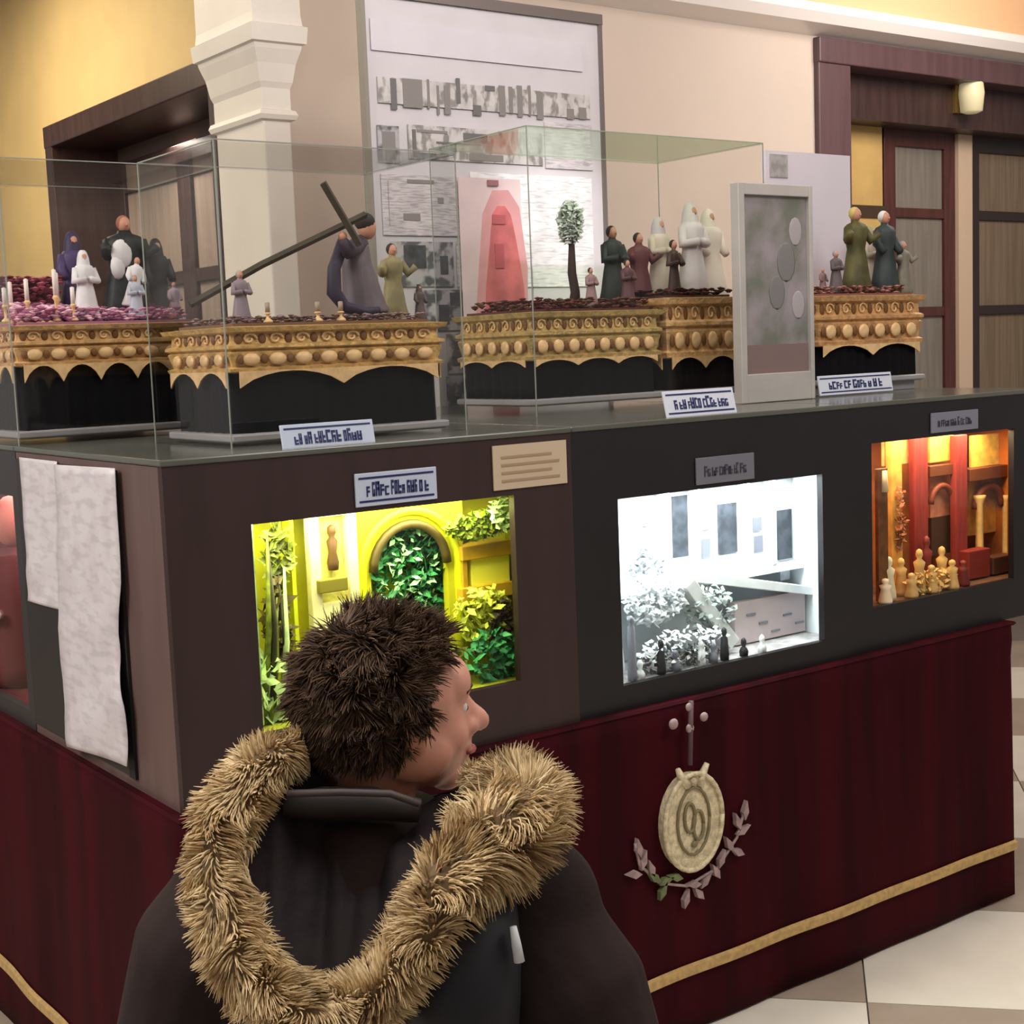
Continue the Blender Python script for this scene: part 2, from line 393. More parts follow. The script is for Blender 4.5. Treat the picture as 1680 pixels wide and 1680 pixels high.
# ---- diorama 1: yellow courtyard
def N1(px, py, Y): return onY(px, py, Y)
dio1 = thing('courtyard_model', 'yellow model courtyard with green arch inside the corner display case', 'diorama model', (.457, .12, .895))
cr = mat('cream model plaster', (.97, .93, .70), .7, var=.15, vs=20)
def arch_panel(cx, y, w, z0, h, wall_w, wall_h, th, mmat, name, parent):
    """wall panel with an arched opening"""
    n = 14; P = []
    for k in range(n + 1):
        a = math.pi * k / n; P.append((cx - math.cos(a) * w / 2, z0 + h - w / 2 + math.sin(a) * w / 2))
    inner = [(cx - w / 2, z0)] + P + [(cx + w / 2, z0)]
    outer = [(cx - wall_w / 2, z0)] + [(cx - wall_w / 2 + wall_w * k / n, z0 + wall_h) for k in range(n + 1)] + [(cx + wall_w / 2, z0)]
    vs = []; fs = []; K = len(inner)
    for yy in (y, y + th):
        vs += [(a, yy, b) for a, b in inner] + [(a, yy, b) for a, b in outer]
    for i in range(K - 1):
        fs += [(i, i + 1, K + i + 1, K + i), (2 * K + i, 3 * K + i, 3 * K + i + 1, 2 * K + i + 1), (i, 2 * K + i, 2 * K + i + 1, i + 1), (K + i, K + i + 1, 3 * K + i + 1, 3 * K + i)]
    return obj(name, M().add(vs, fs), mmat, parent)
def leaves(name, c, r, n, size, m, parent, seed=1, flat=.6):
    rnd = random.Random(seed); q = M()
    for k in range(n):
        d = Vector((rnd.gauss(0, 1), rnd.gauss(0, 1) * flat, rnd.gauss(0, 1))).normalized() * (rnd.random() ** .4)
        p = Vector(c) + Vector((d.x * r[0], d.y * r[1], d.z * r[2])); a = Vector((rnd.uniform(-1, 1), rnd.uniform(-1, 1), rnd.uniform(-1, 1))).normalized()
        b = a.orthogonal().normalized(); s_ = size * rnd.uniform(.6, 1.3)
        q.add([p - a * s_, p + b * s_ * .45, p + a * s_, p - b * s_ * .45], [(0, 1, 2, 3)])
    o = obj(name, q, m, parent, fixn=False); o['kind'] = 'stuff'; return o
def pbox(name, p0, p1, Y0, Y1, m_, par, bev=0, zmin=None):
    a = onY(*p0, Y0); b = onY(*p1, Y0); z0 = b.z if zmin is None else max(b.z, zmin)
    return obj(name, M().box(a.x, b.x, Y0, Y1, z0, a.z), m_, par, bev=bev)
gA = mat('bright leaf green', (.22, .60, .34), .6, var=.5, vs=60); gB = mat('olive leaf green', (.50, .54, .12), .6, var=.6, vs=60)
gC = mat('pale leaf green', (.82, .92, .62), .6, var=.3, vs=60); dk = mat('dark olive paint', (.20, .19, .05), .7)
gY = mat('yellow leaf', (.88, .90, .30), .6, var=.3, vs=60); oc = mat('ochre model trim', (.80, .62, .12), .6, var=.2, vs=20)
gD = mat('deep green leaf', (.05, .34, .20), .6, var=.5, vs=60)
YA = .135
pc = N1(671, 900, YA); arw = onY(735, 900, YA).x - onY(608, 900, YA).x
zt = N1(671, 856, YA).z; ZN1 = 1.284
arch_panel(pc.x, YA, arw, .896, zt - .896, arw + .085, 1.288 - .896, .02, yel, 'arch_wall', dio1)
def arcpts(R_, y): return [(pc.x - math.cos(math.pi * k / 14) * R_, y, zt - arw / 2 + math.sin(math.pi * k / 14) * R_) for k in range(15)]
obj('arch_rim', M().tube(arcpts(arw / 2 - .004, YA - .004), .010, 8), mat('dark arch rim', (.30, .24, .05), .6), dio1, smooth=True)
obj('arch_band', M().tube([(pc.x - (arw / 2 + .024), YA - .004, .90)] + arcpts(arw / 2 + .024, YA - .004) + [(pc.x + arw / 2 + .024, YA - .004, .90)], .010, 8), mat('lime yellow moulding', (.90, .92, .08), .6), dio1, smooth=True)
leaves('foliage', (pc.x + .018, .168, 1.11), (.10, .02, .14), 560, .015, gA, dio1, 2)
leaves('deep_foliage', (pc.x + .06, .172, 1.13), (.06, .02, .10), 200, .014, gD, dio1, 12)
leaves('pale_leaves', (pc.x + .010, .155, 1.13), (.08, .01, .11), 110, .011, mat('mint leaf', (.72, .95, .74), .6), dio1, 3)
# doorway panel with dark figure
YP = .12
a_ = N1(505, 850, YP); b_ = N1(592, 990, YP); w0, w1 = a_.x, b_.x; zb, zt_ = .897, 1.286
for nm_, bx_ in (('door_post', (w0, w0 + .024, zb, zt_)), ('door_post', (w1 - .022, w1, zb, zt_)), ('door_lintel', (w0 + .024, w1 - .022, zt_ - .02, zt_)), ('door_base', (w0 + .024, w1 - .022, zb, 1.095))):
    obj(nm_, M().box(bx_[0], bx_[1], YP, YP + .02, bx_[2], bx_[3]), cr, dio1, bev=.002)
obj('doorway_back', M().box(w0 + .02, w1 - .02, YP + .022, YP + .028, 1.05, zt_ - .005), mat('pale yellow panel', (.97, .94, .50), .7, var=.4, vs=45), dio1)
fc = N1(548, 935, YP + .01)
obj('niche_figure', M().lathe((fc.x, YP + .012, fc.z), [(.010, 0), (.012, .015), (.008, .035), (.011, .058), (.005, .066), (.009, .074), (.008, .085), (.003, .09)], 10), mat('bronze brown', (.34, .22, .08), .6), dio1, smooth=True)
pbox('sill', (524, 953), (572, 968), YP - .012, YP + .005, mat('olive sill', (.46, .42, .08), .7), dio1, .002)
# balcony window on the right, corner posts
pbox('window_box', (772, 912), (838, 962), YP, YP + .05, mat('lemon panel', (.98, .95, .30), .6), dio1, .003)
pbox('window_ledge', (758, 966), (842, 976), YP - .012, YP + .05, oc, dio1, .002); pbox('window_lintel', (758, 898), (842, 909), YP - .010, YP + .05, oc, dio1, .002)
pbox('window_jamb', (758, 910), (769, 965), YP - .004, YP + .05, oc, dio1, .002)
pbox('corner_post', (474, 853), (500, 1200), YP + .01, YP + .04, mat('lime wall', (.86, .88, .10), .6), dio1, zmin=.896)
pbox('corner_post', (414, 852), (424, 1210), .06, .08, gC, dio1, zmin=.896)
for k, (px, top, bot, lean) in enumerate(((432, 875, 1190, 6), (448, 900, 1150, -8), (462, 930, 1180, 4), (440, 980, 1200, 14), (470, 960, 1180, -12), (426, 990, 1200, 30))):
    p0 = N1(px, bot, .07); p1 = N1(px + lean, top, .09)
    obj('stalk', M().tube([p0, (p0 + p1) / 2 + Vector((.008, 0, 0)), p1], [.007, .006, .002], 6), (gB, dk, gC)[k % 3], dio1, smooth=True)
leaves('reed_leaves', tuple(N1(440, 1140, .08)), (.035, .03, .09), 110, .024, gC, dio1, 5)
leaves('dark_reeds', tuple(N1(455, 1020, .10)), (.03, .02, .09), 130, .020, mat('brown olive leaf', (.34, .28, .08), .6, var=.4, vs=50), dio1, 6)
leaves('olive_reeds', tuple(N1(455, 910, .12)), (.03, .02, .06), 120, .018, gB, dio1, 16)
leaves('hanging_plant', tuple(N1(828, 842, .07)), (.035, .02, .035), 160, .012, gC, dio1, 7)
leaves('ivy', tuple(N1(785, 862, .10)), (.085, .02, .03), 330, .013, mat('olive green ivy', (.50, .58, .08), .6, var=.5, vs=60), dio1, 8)
leaves('shrub', tuple(N1(812, 1075, .06)), (.075, .03, .055), 260, .015, gA, dio1, 9)
leaves('yellow_shrub', tuple(N1(790, 1005, .09)), (.07, .03, .06), 260, .013, gY, dio1, 10)
leaves('brown_shrub', tuple(N1(826, 1020, .07)), (.03, .02, .05), 130, .013, mat('dark brown leaf', (.24, .16, .04), .6, var=.4, vs=50), dio1, 13)
leaves('arch_base_plants', (pc.x, .10, .95), (.12, .03, .05), 200, .015, gB, dio1, 14)
obj('steps', M().box(.30, .60, .06, .11, .893, .912), cr, dio1, bev=.003)

# ---- diorama 2: white palace front
dio2 = thing('palace_model', 'white columned model building inside the middle display case', 'diorama model', (1.36, .12, .835))
wh = mat('white model plaster', (.97, .98, .99), .6, var=.08, vs=30); gy = mat('grey window paint', (.30, .32, .36), .5, var=.5, vs=40)
gy2 = mat('grey shade paint', (.50, .51, .56), .6); lg = mat('light grey relief', (.70, .72, .75), .6, var=.3, vs=50)
y2 = .165
obj('facade', M().box(.99, 1.752, y2, y2 + .02, 1.0, 1.245), wh, dio2)
for a_, b_, m_ in (((1103, 815), (1130, 912), gy), ((1178, 828), (1210, 905), gy), ((1276, 838), (1300, 915), gy), ((1054, 826), (1068, 862), lg), ((1152, 885), (1166, 915), gy2), ((1236, 850), (1250, 870), gy2), ((1238, 880), (1252, 905), gy2),
                   ((1180, 912), (1210, 930), lg), ((1103, 916), (1130, 938), lg), ((1280, 922), (1296, 950), lg), ((1152, 838), (1165, 868), lg), ((1318, 938), (1345, 956), gy2)):
    pbox('window', a_, b_, y2 - .004, y2 + .002, m_, dio2)
for px in (1090, 1141, 1222, 1264, 1312):
    p = onY(px, 900, y2 - .022)
    obj('column', M().lathe((p.x, y2 - .022, 1.015), [(.015, 0), (.015, .01), (.010, .015), (.009, .19), (.014, .20), (.016, .215)], 12), wh, dio2, smooth=True)
obj('cornice', M().box(.99, 1.752, y2 - .04, y2, 1.232, 1.246), lg, dio2)
obj('plinth', M().box(.99, 1.752, y2 - .038, y2, .998, 1.014), wh, dio2)
p0 = onY(1105, 948, .11); p1 = onY(1352, 972, .11)
obj('balustrade', M().prism([(p0.x, .10, p0.z - .005), (p1.x, .10, p1.z - .010), (p1.x, .10, p1.z + .012), (p0.x, .10, p0.z + .02)], (0, .05, 0)), wh, dio2, bev=.002)
pbox('garden_wall', (1205, 990), (1322, 1075), .12, .14, mat('pinkish grey plaster', (.80, .73, .74), .7, var=.08, vs=20), dio2, zmin=.837)
pbox('dark_gate', (1325, 985), (1352, 1070), .12, .14, mat('dark grey plaster', (.30, .27, .28), .7), dio2, zmin=.837)
for k in range(5):
    x_ = 1225 + k * 20; a_ = onY(x_, 1010, .119); obj('wall_course', M().box(a_.x, a_.x + .03, .117, .12, a_.z - .002 - .02 * (k % 3), a_.z + .003 - .02 * (k % 3)), gy2, dio2)
p0 = onY(1130, 955, .08); p1 = onY(1225, 1095, .05)
obj('ramp', M().prism([(p0.x - .02, .07, p0.z - .01), (p0.x + .01, .07, p0.z + .008), (p1.x, .07, .865), (p1.x - .03, .07, .845)], (0, .04, 0)), wh, dio2, bev=.002)
obj('terrace', M().prism([(1.0, .07, .84), (1.10, .07, .84), (1.09, .07, .92), (1.05, .07, .96), (1.0, .07, .97)], (0, .06, 0)), wh, dio2, bev=.004)
leaves('white_foliage', tuple(onY(1075, 985, .09)), (.10, .03, .06), 620, .010, wh, dio2, 21)
leaves('grey_foliage', tuple(onY(1165, 1000, .08)), (.08, .03, .06), 260, .010, mat('grey green leaf', (.58, .62, .60), .6), dio2, 22)
leaves('ground_foliage', tuple(onY(1110, 1080, .05)), (.14, .03, .035), 330, .010, mat('dark grey leaf', (.28, .29, .30), .6), dio2, 23)
leaves('pale_ground_foliage', tuple(onY(1120, 1060, .045)), (.15, .02, .045), 330, .009, wh, dio2, 24)
leaves('white_foliage', tuple(onY(1060, 930, .12)), (.07, .02, .05), 200, .010, lg, dio2, 25)
for k, (px, py, c_) in enumerate(((1084, 1058, 'd'), (1188, 1038, 'd'), (1220, 1055, 'd'), (1050, 1092, 'w'), (1150, 1060, 'w'), (1035, 1020, 'g'), (1250, 1050, 'w'), (1108, 1075, 'g'), (1170, 1062, 'g'))):
    p = onY(px, py, .035); z0 = .833
    obj('tiny_figure', M().lathe((p.x, .035, z0), [(.010, 0), (.011, .012), (.008, max(.014, p.z - z0 - .012)), (.004, max(.016, p.z - z0 - .008)), (.007, max(.02, p.z - z0)), (.006, max(.03, p.z - z0 + .008)), (.002, max(.034, p.z - z0 + .013))], 8),
        {'d': mat('charcoal figure', (.10, .11, .13), .6), 'w': wh, 'g': gy2}[c_], dio2, smooth=True)

# ---- diorama 3: amber interior
dio3 = thing('interior_model', 'amber model interior with arches and red drapes inside the right display case', 'diorama model', (2.22, .12, .89))
gold2 = mat('amber plaster', (.92, .66, .30), .6, var=.4, vs=22); redc = mat('red drape', (.58, .17, .14), .7, var=.3, vs=20, stretch=(5, 5, .5))
br3 = mat('brown beam', (.42, .20, .06), .6, var=.3, vs=20); yg = mat('bright gold panel', (.98, .82, .38), .5, var=.3, vs=40); crm = mat('cream gold figure', (.90, .72, .44), .6, var=.2, vs=50)
ivf = mat('ivory figure', (.95, .86, .72), .6)
for px0_, px1_, m_ in ((1500, 1524, redc), (1568, 1588, redc), (1462, 1482, gold2), (1657, 1668, gold2)):
    pbox('pillar', (px0_, 715), (px1_, 990), .11, .13, m_, dio3, .002, zmin=.892)
pbox('gold_panel', (1594, 715), (1655, 768), .14, .15, yg, dio3, .002); pbox('gold_panel', (1526, 715), (1565, 755), .14, .15, yg, dio3, .002); pbox('gold_panel', (1450, 722), (1496, 760), .14, .15, crm, dio3, .002)
pbox('beam', (1592, 770), (1668, 780), .11, .16, br3, dio3, .002); pbox('beam', (1526, 765), (1566, 778), .12, .16, br3, dio3, .002)
pbox('light_wall', (1590, 782), (1655, 868), .15, .16, gold2, dio3); pbox('light_wall', (1526, 782), (1566, 850), .15, .16, mat('rose amber plaster', (.84, .52, .40), .6, var=.3, vs=30), dio3)
pbox('dark_opening', (1528, 850), (1566, 905), .145, .16, mat('dark umber', (.26, .14, .07), .7), dio3)
def arcp(px, py, Rm, Y): c = onY(px, py, Y); return [(c.x - math.cos(math.pi * k / 12) * Rm, Y, c.z + math.sin(math.pi * k / 12) * Rm) for k in range(13)]
obj('arch_rim', M().tube(arcp(1622, 832, .062, .13), .011, 8), mat('burnt orange trim', (.46, .18, .04), .6), dio3, smooth=True)
obj('arch_rim', M().tube(arcp(1545, 825, .048, .13), .009, 8), mat('burnt orange trim', (.46, .18, .04), .6), dio3, smooth=True)
p = onY(1607, 900, .12); obj('cream_column', M().lathe((p.x, .12, .892), [(.016, 0), (.012, .012), (.010, .20), (.016, .215), (.018, .225)], 12), crm, dio3, smooth=True)
p = onY(1650, 900, .12); obj('cream_column', M().lathe((p.x, .12, .892), [(.014, 0), (.010, .012), (.009, .20), (.014, .215)], 12), crm, dio3, smooth=True)
pbox('altar', (1590, 905), (1625, 950), .08, .12, mat('dark red altar', (.50, .12, .08), .6), dio3, .003, zmin=.892)
pbox('chest', (1630, 915), (1664, 955), .08, .12, mat('brown chest', (.36, .19, .13), .6), dio3, .003, zmin=.892)
pbox('left_screen', (1440, 770), (1458, 985), .05, .06, mat('dark amber screen', (.50, .28, .12), .6, var=.5, vs=30), dio3, zmin=.892)
p = onY(1451, 785, .048); obj('wall_candle', M().tube([p - Vector((0, 0, .035)), p + Vector((0, 0, .02))], [.010, .007], 8), ivf, dio3, smooth=True)
for k, (px, hh, m_, yy) in enumerate(((1458, .115, 'w', .055), (1452, .065, 'w', .035), (1478, .10, 'c', .08), (1508, .12, 'c', .06), (1528, .075, 'c', .045), (1545, .115, 'c', .065), (1562, .08, 'c', .04), (1495, .065, 'c', .04), (1520, .145, 'r', .09), (1580, .07, 'r', .05))):
    p = onY(px, 900, yy)
    obj('tiny_figure', M().lathe((p.x, yy, .889), [(.018, 0), (.019, hh * .1), (.012, hh * .55), (.016, hh * .7), (.006, hh * .78), (.010, hh * .86), (.008, hh * .96), (.002, hh)], 9),
        {'w': ivf, 'c': crm, 'r': mat('dark red figure', (.46, .14, .12), .6)}[m_], dio3, smooth=True)
leaves('dry_flowers', tuple(onY(1525, 955, .05)), (.11, .02, .035), 240, .010, crm, dio3, 41)
leaves('dry_flowers', tuple(onY(1478, 850, .10)), (.02, .02, .09), 120, .010, mat('rust leaf', (.62, .32, .14), .6, var=.4, vs=50), dio3, 42)

# ---- diorama 4 (left wing)
q = onX(8, 855, .08)
fig4 = thing('robed_figure', 'pink robed figure in the window of the left wing case', 'figurine', (.10, q.y, .82))
obj('robe', M().lathe((.10, q.y, .82), [(.10, 0), (.10, .04), (.075, .20), (.06, .30), (.03, .33)], 16, wob=.06), mat('dark red robe', (.42, .12, .15), .7), fig4, smooth=True)
obj('head', M().sph((.10, q.y, 1.21), (.05, .05, .065)), mat('salmon pink cloth', (.90, .50, .46), .6), fig4, smooth=True)
obj('sash', M().tube([(.02, q.y - .07, 1.0), (.0 + .03, q.y, .97), (.05, q.y + .08, 1.0)], .014, 8), mat('white sash', (.85, .75, .72), .6), fig4, smooth=True)

# ================================================================ TABLES, VELVET
vel = mat('burgundy velvet', (.235, .010, .055), .8, var=.45, vs=2.2, stretch=(5, 5, .35), spec=.12)
woodt = mat('plain table wood', (.5, .38, .26), .6)
SX = 2.42
tb = thing('exhibition_table', 'long table under the burgundy velvet carrying the display cases', 'table', (1.2, .7, 0))
obj('tabletop', M().box(.02, SX - .02, .02, 1.48, TT - .035, TT - .004), woodt, tb)
obj('tabletop_wing', M().box(.02, .90, 1.48, 2.6, TT - .035, TT - .004), woodt, tb)
for x, y in ((.08, .08), (SX - .1, .08), (.08, 2.5), (SX - .1, 1.4), (.85, 2.5), (1.2, .08)):
    obj('leg', M().box(x - .025, x + .025, y - .025, y + .025, 0, TT - .035), woodt, tb)
rnd = random.Random(3)
folds = [(rnd.uniform(2, 9), rnd.uniform(0, 6), rnd.uniform(.2, 1)) for _ in range(5)]
def fold(s_): return sum(a * math.sin(f * s_ * 2.2 + p) for f, p, a in folds) / 5
def skirt(u, v):
    # path: from (0,2.6) along X=0 to the corner, then along Y=0 to SX
    L1 = 2.6; L2 = SX; s_ = u * (L1 + L2); z = .006 + v * (TT - .006)
    amp = .016 * (1 - v) ** .6
    off = .008 + amp * (1 + fold(s_))
    if v > .93: off += .006
    cr_ = .03
    if s_ < L1 - cr_: return (-off, L1 - s_, z)
    if s_ > L1 + cr_: return (s_ - L1, -off, z)
    t_ = (s_ - (L1 - cr_)) / (2 * cr_) * math.pi / 2
    return (cr_ - (cr_ + off) * math.cos(t_), cr_ - (cr_ + off) * math.sin(t_), z)
sk = obj('velvet_skirt', M().grid(skirt, 420, 16), vel, None, smooth=True, solid=.004, org=(0, 0, 0))
tag(sk, 'burgundy velvet skirt hanging around the exhibition table with embroidered crest', 'cloth')
# end panel
obj('skirt_end', M().grid(lambda u, v: (SX + .006 * math.sin(u * 30) * (1 - v), u * 1.45, .006 + v * (TT - .008)), 60, 4), vel, sk, smooth=True, solid=.004)
obj('velvet_top', M().rectloft(.0, SX, 0, 1.48, [(.014, TT - .012), (.020, TT - .006), (.016, TT - .001), (.004, TT - .0005)]), vel, sk)
obj('velvet_top', M().rectloft(.0, .905, 1.50, 2.6, [(.014, TT - .012), (.020, TT - .006), (.016, TT - .001), (.004, TT - .0005)]), vel, sk)
braid = mat('gold braid', (.80, .66, .42), .45, var=.25, vs=60, metal=.15)
bm_ = M(); 
def braid_pts():
    P = []
    for k in range(0, 141):
        s_ = k / 140 * (2.6 + SX); P.append(skirt(s_ / (2.6 + SX), 0.0)[:2])
    return P
bp = braid_pts(); bz = .150
vs = []; fs = []
for (x, y) in bp:
    dx = -.016 if x <= .02 else 0; dy = -.016 if y <= .02 else 0
    vs += [(x + dx * .2, y + dy * .2, bz - .015), (x + dx * .7, y + dy * .7, bz - .010), (x + dx * .7, y + dy * .7, bz + .010), (x + dx * .2, y + dy * .2, bz + .015)]
for i in range(len(bp) - 1):
    for j in range(3): fs.append((i * 4 + j, i * 4 + j + 1, i * 4 + j + 5, i * 4 + j + 4))
obj('gold_braid', M().add(vs, fs), braid, sk, smooth=False, fixn=False)
# crest
emb = mat('cream embroidery', (.93, .87, .72), .6, var=.35, vs=70, bump=.4, bs=200); emb2 = mat('mauve grey embroidery', (.68, .58, .58), .6, var=.3, vs=60)
embg = mat('green embroidery', (.46, .50, .33), .6, var=.3, vs=60)
CY = -.036
def cp(px, py): p = onY(px, py, CY); return Vector((p.x, CY, p.z))
c0 = cp(1137, 1348)
sc_ = M(); n = 28; rx = (cp(1185, 1350).x - cp(1090, 1345).x) / 2; rz = (cp(1135, 1270).z - cp(1135, 1428).z) / 2
ring = [Vector((c0.x + rx * math.cos(2 * math.pi * k / n), CY, c0.z + rz * math.sin(2 * math.pi * k / n))) for k in range(n)]
obj('crest_medallion', sc_.prism(ring, (0, .026, 0)), emb, sk, bev=.003)
obj('medallion_rim', M().tube([p + Vector((0, -.003, 0)) for p in ring] + [ring[0] + Vector((0, -.003, 0))], .006, 6), emb, sk, smooth=True)
cent = M(); 
def oval(cx, cz, a, b): return [c0 + Vector((cx + a * math.cos(k * math.pi / 8), -.003, cz + b * math.sin(k * math.pi / 8))) for k in range(17)]
cent.tube(oval(0, .002, .050, .078), .0035, 6); cent.tube(oval(-.012, .012, .016, .034), .004, 6); cent.tube(oval(.014, -.010, .016, .034), .004, 6)
cent.sph(c0 + Vector((0, -.004, -.052)), (.010, .004, .008), 8, 5)
obj('monogram', cent, mat('olive thread', (.50, .46, .33), .6), sk, smooth=True)
for (x0_, y0_, x1_, y1_) in ((1128, 1290, 1112, 1262), (1148, 1290, 1160, 1252), (1138, 1285, 1137, 1275)):
    obj('crown_point', M().tube([cp(x0_, y0_), cp((x0_ + x1_) / 2 - 2, (y0_ + y1_) / 2), cp(x1_, y1_)], [.010, .010, .006], 7), emb, sk, smooth=True)
obj('cross_stem', M().tube([cp(1132, 1255), cp(1134, 1150)], .006, 7), mat('dull mauve thread', (.36, .26, .28), .6), sk, smooth=True)
for (x_, y_, r_) in ((1105, 1188, .014), (1155, 1176, .012), (1131, 1160, .011), (1132, 1195, .012)):
    obj('cross_finial', M().sph(cp(x_, y_), (r_, .006, r_ * .9), 10, 6), emb2, sk, smooth=True)
def eleaf(px, py, ang, L_, m_):
    c = cp(px, py); d = Vector((math.cos(ang), 0, math.sin(ang))); n_ = Vector((-d.z, 0, d.x))
    P = [c - d * L_ / 2, c - d * L_ * .1 - n_ * L_ * .2, c + d * L_ / 2, c - d * L_ * .1 + n_ * L_ * .2]
    obj('embroidered_leaf', M().prism(P, (0, .012, 0)), m_, sk)
for k, (px, py, an, m_) in enumerate(((1225, 1330, 80, emb2), (1212, 1348, 110, emb2), (1222, 1362, 20, emb2), (1198, 1385, 120, emb2), (1212, 1398, 150, emb2), (1186, 1410, 60, emb2), (1176, 1430, 120, emb2), (1160, 1445, 40, emb2),
        (1140, 1452, 170, emb2), (1128, 1475, 70, emb2), (1050, 1392, 100, emb2), (1058, 1412, 70, emb2), (1042, 1436, 170, emb2), (1075, 1440, 140, embg), (1095, 1446, 10, embg), (1110, 1440, 160, embg), (1090, 1462, 60, embg), (1070, 1425, 110, emb2), (1148, 1466, 130, emb2))):
    eleaf(px, py, math.radians(an), .046, m_)
def stem(pts): return M().tube([cp(*p) + Vector((0, .006, 0)) for p in pts], .0035, 6)
obj('embroidered_stem', stem([(1226, 1325), (1212, 1375), (1180, 1425), (1130, 1455), (1085, 1450), (1052, 1420), (1045, 1385)]), emb2, sk, smooth=True)

# ================================================================ LABELS, CARDS, PAPERS
plate = mat('pale blue white plate', (.78, .82, .90), .35); navy = mat('navy lettering', (.12, .15, .38), .5)
greyp = mat('grey plate', (.46, .46, .50), .35); greyt = mat('dark grey lettering', (.24, .24, .30), .5)
def plaque(label, p0, p1, Y, m_, ink, tilt=0, n=9, border=True, z_lift=0):
    """small name plate between two pixel corners on plane Y"""
    a = onY(*p0, Y); b = onY(*p1, Y); W = abs(b.x - a.x); H = abs(a.z - b.z); x0 = min(a.x, b.x); z0 = min(a.z, b.z) + z_lift
    t = thing('name_plate', label, 'name plate', (x0 + W / 2, Y, z0))
    obj('plate', M().box(x0, x0 + W, Y - .004, Y, z0, z0 + H), m_, t, bev=.001)
    rr = random.Random(int(p0[0])); xx = x0 + W * .13; q = M()
    while xx < x0 + W * .86:
        wl_ = W * rr.uniform(.026, .05); hh = H * rr.uniform(.26, .44)
        st = wl_ * .34; zz = z0 + H * .29
        q.box(xx, xx + st, Y - .0055, Y - .004, zz, zz + hh)
        if rr.random() < .6: q.box(xx + wl_ - st, xx + wl_, Y - .0055, Y - .004, zz, zz + hh * rr.choice((.5, 1)))
        for fz in rr.sample((0, .4, .8), 2): q.box(xx + st, xx + wl_, Y - .0055, Y - .004, zz + hh * fz, zz + hh * (fz + .2))
        xx += wl_ + W * rr.choice((.010, .010, .03))
    obj('lettering', q, ink, t)
    if border:
        q = M(); e = H * .12; q.box(x0 + e, x0 + W - e, Y - .005, Y - .004, z0 + e, z0 + e * 1.5).box(x0 + e, x0 + W - e, Y - .005, Y - .004, z0 + H - e * 1.5, z0 + H - e)
        obj('border', q, ink, t)
    if tilt: t.rotation_euler = (math.radians(tilt), 0, 0)
    return t
plaque('blue lettered white plate above the yellow window', (580, 778), (716, 818), -.001, plate, navy)
plaque('grey plate above the white window', (1140, 752), (1236, 785), .005, greyp, greyt, border=False)
plaque('grey blue plate above the orange window', (1526, 678), (1603, 703), .011, mat('grey blue plate', (.50, .50, .56), .35), greyt, border=False)
plaque('white plate lying tilted on the brown case below the cross bearer float', (462, 703), (616, 738), .04, plate, navy, tilt=-12, z_lift=.006)
plaque('white plate with blue border leaning below the olive tree float', (1092, 655), (1208, 690), .05, mat('white plate', (.86, .88, .93), .35), navy, tilt=-14, z_lift=.018)
plaque('low white plate with blue border before the rightmost float', (1344, 634), (1464, 657), .33, mat('white plate', (.86, .88, .93), .35), navy, tilt=-10, z_lift=.028)
a = onY(806, 732, 0); b = onY(929, 792, 0)
cd_ = thing('card', 'cream printed card on the brown case beside the seam', 'card', ((a.x + b.x) / 2, 0, b.z))
obj('sheet', M().box(a.x, b.x, -.004, -.001, b.z, min(a.z, 1.398)), mat('cream card', (.80, .72, .62), .6), cd_)
q = M()
for k in range(4): q.box(a.x + .02, b.x - .02 - (k % 2) * .02, -.0052, -.004, b.z + .015 + k * .016, b.z + .020 + k * .016)
obj('lettering', q, mat('tan lettering', (.66, .56, .44), .6), cd_)

papm = print_mat('newsprint', (.82, .795, .81), (.765, .74, .755), 14, 60, .45, .35, (.90, .87, .88))
def hang(label, pts_l, pts_r, X, seed, curl=.012):
    """long sheet taped to the left side of the corner case; outline from its two edges"""
    n = len(pts_l); 
    def at(u, v):
        k = v * (n - 1); i = min(int(k), n - 2); f = k - i
        l = [pts_l[i][j] * (1 - f) + pts_l[i + 1][j] * f for j in (0, 1)]; r = [pts_r[i][j] * (1 - f) + pts_r[i + 1][j] * f for j in (0, 1)]
        p = onX(l[0] * (1 - u) + r[0] * u, l[1] * (1 - u) + r[1] * u, X)
        bulge = curl * (v ** 1.2) * (.4 + .6 * math.sin(v * 9 + seed + u * 2) ** 2)
        return (X - .002 - bulge, p.y, p.z)
    o = obj('paper_sheet', M().grid(at, 8, 40), papm, None, smooth=True, solid=.0012)
    tag(o, label, 'paper'); return o
hang('shorter printed sheet taped behind the long one on the case side', [(33, 750), (40, 830), (47, 920), (50, 985)], [(95, 757), (98, 850), (100, 940), (104, 1000)], -.002, 1, .006)
hang('long creased printed sheet hanging down the side of the corner case', [(90, 762), (98, 860), (100, 950), (100, 1030), (112, 1110), (112, 1180), (124, 1222)], [(190, 768), (196, 860), (203, 960), (200, 1040), (204, 1100), (214, 1160), (218, 1256)], -.010, 2.2, .016)
# shade of a gap put in as a black strip; charcoal board beside it
obj('gap_strip', M().box(-.006, 0, .205, .235, .80, 1.385), mat('black gap', (.05, .03, .03), .7), C1)
obj('side_board', M().box(-.003, 0, .24, .78, .80, 1.385), mat('charcoal board', (.17, .16, .16), .4), C1)

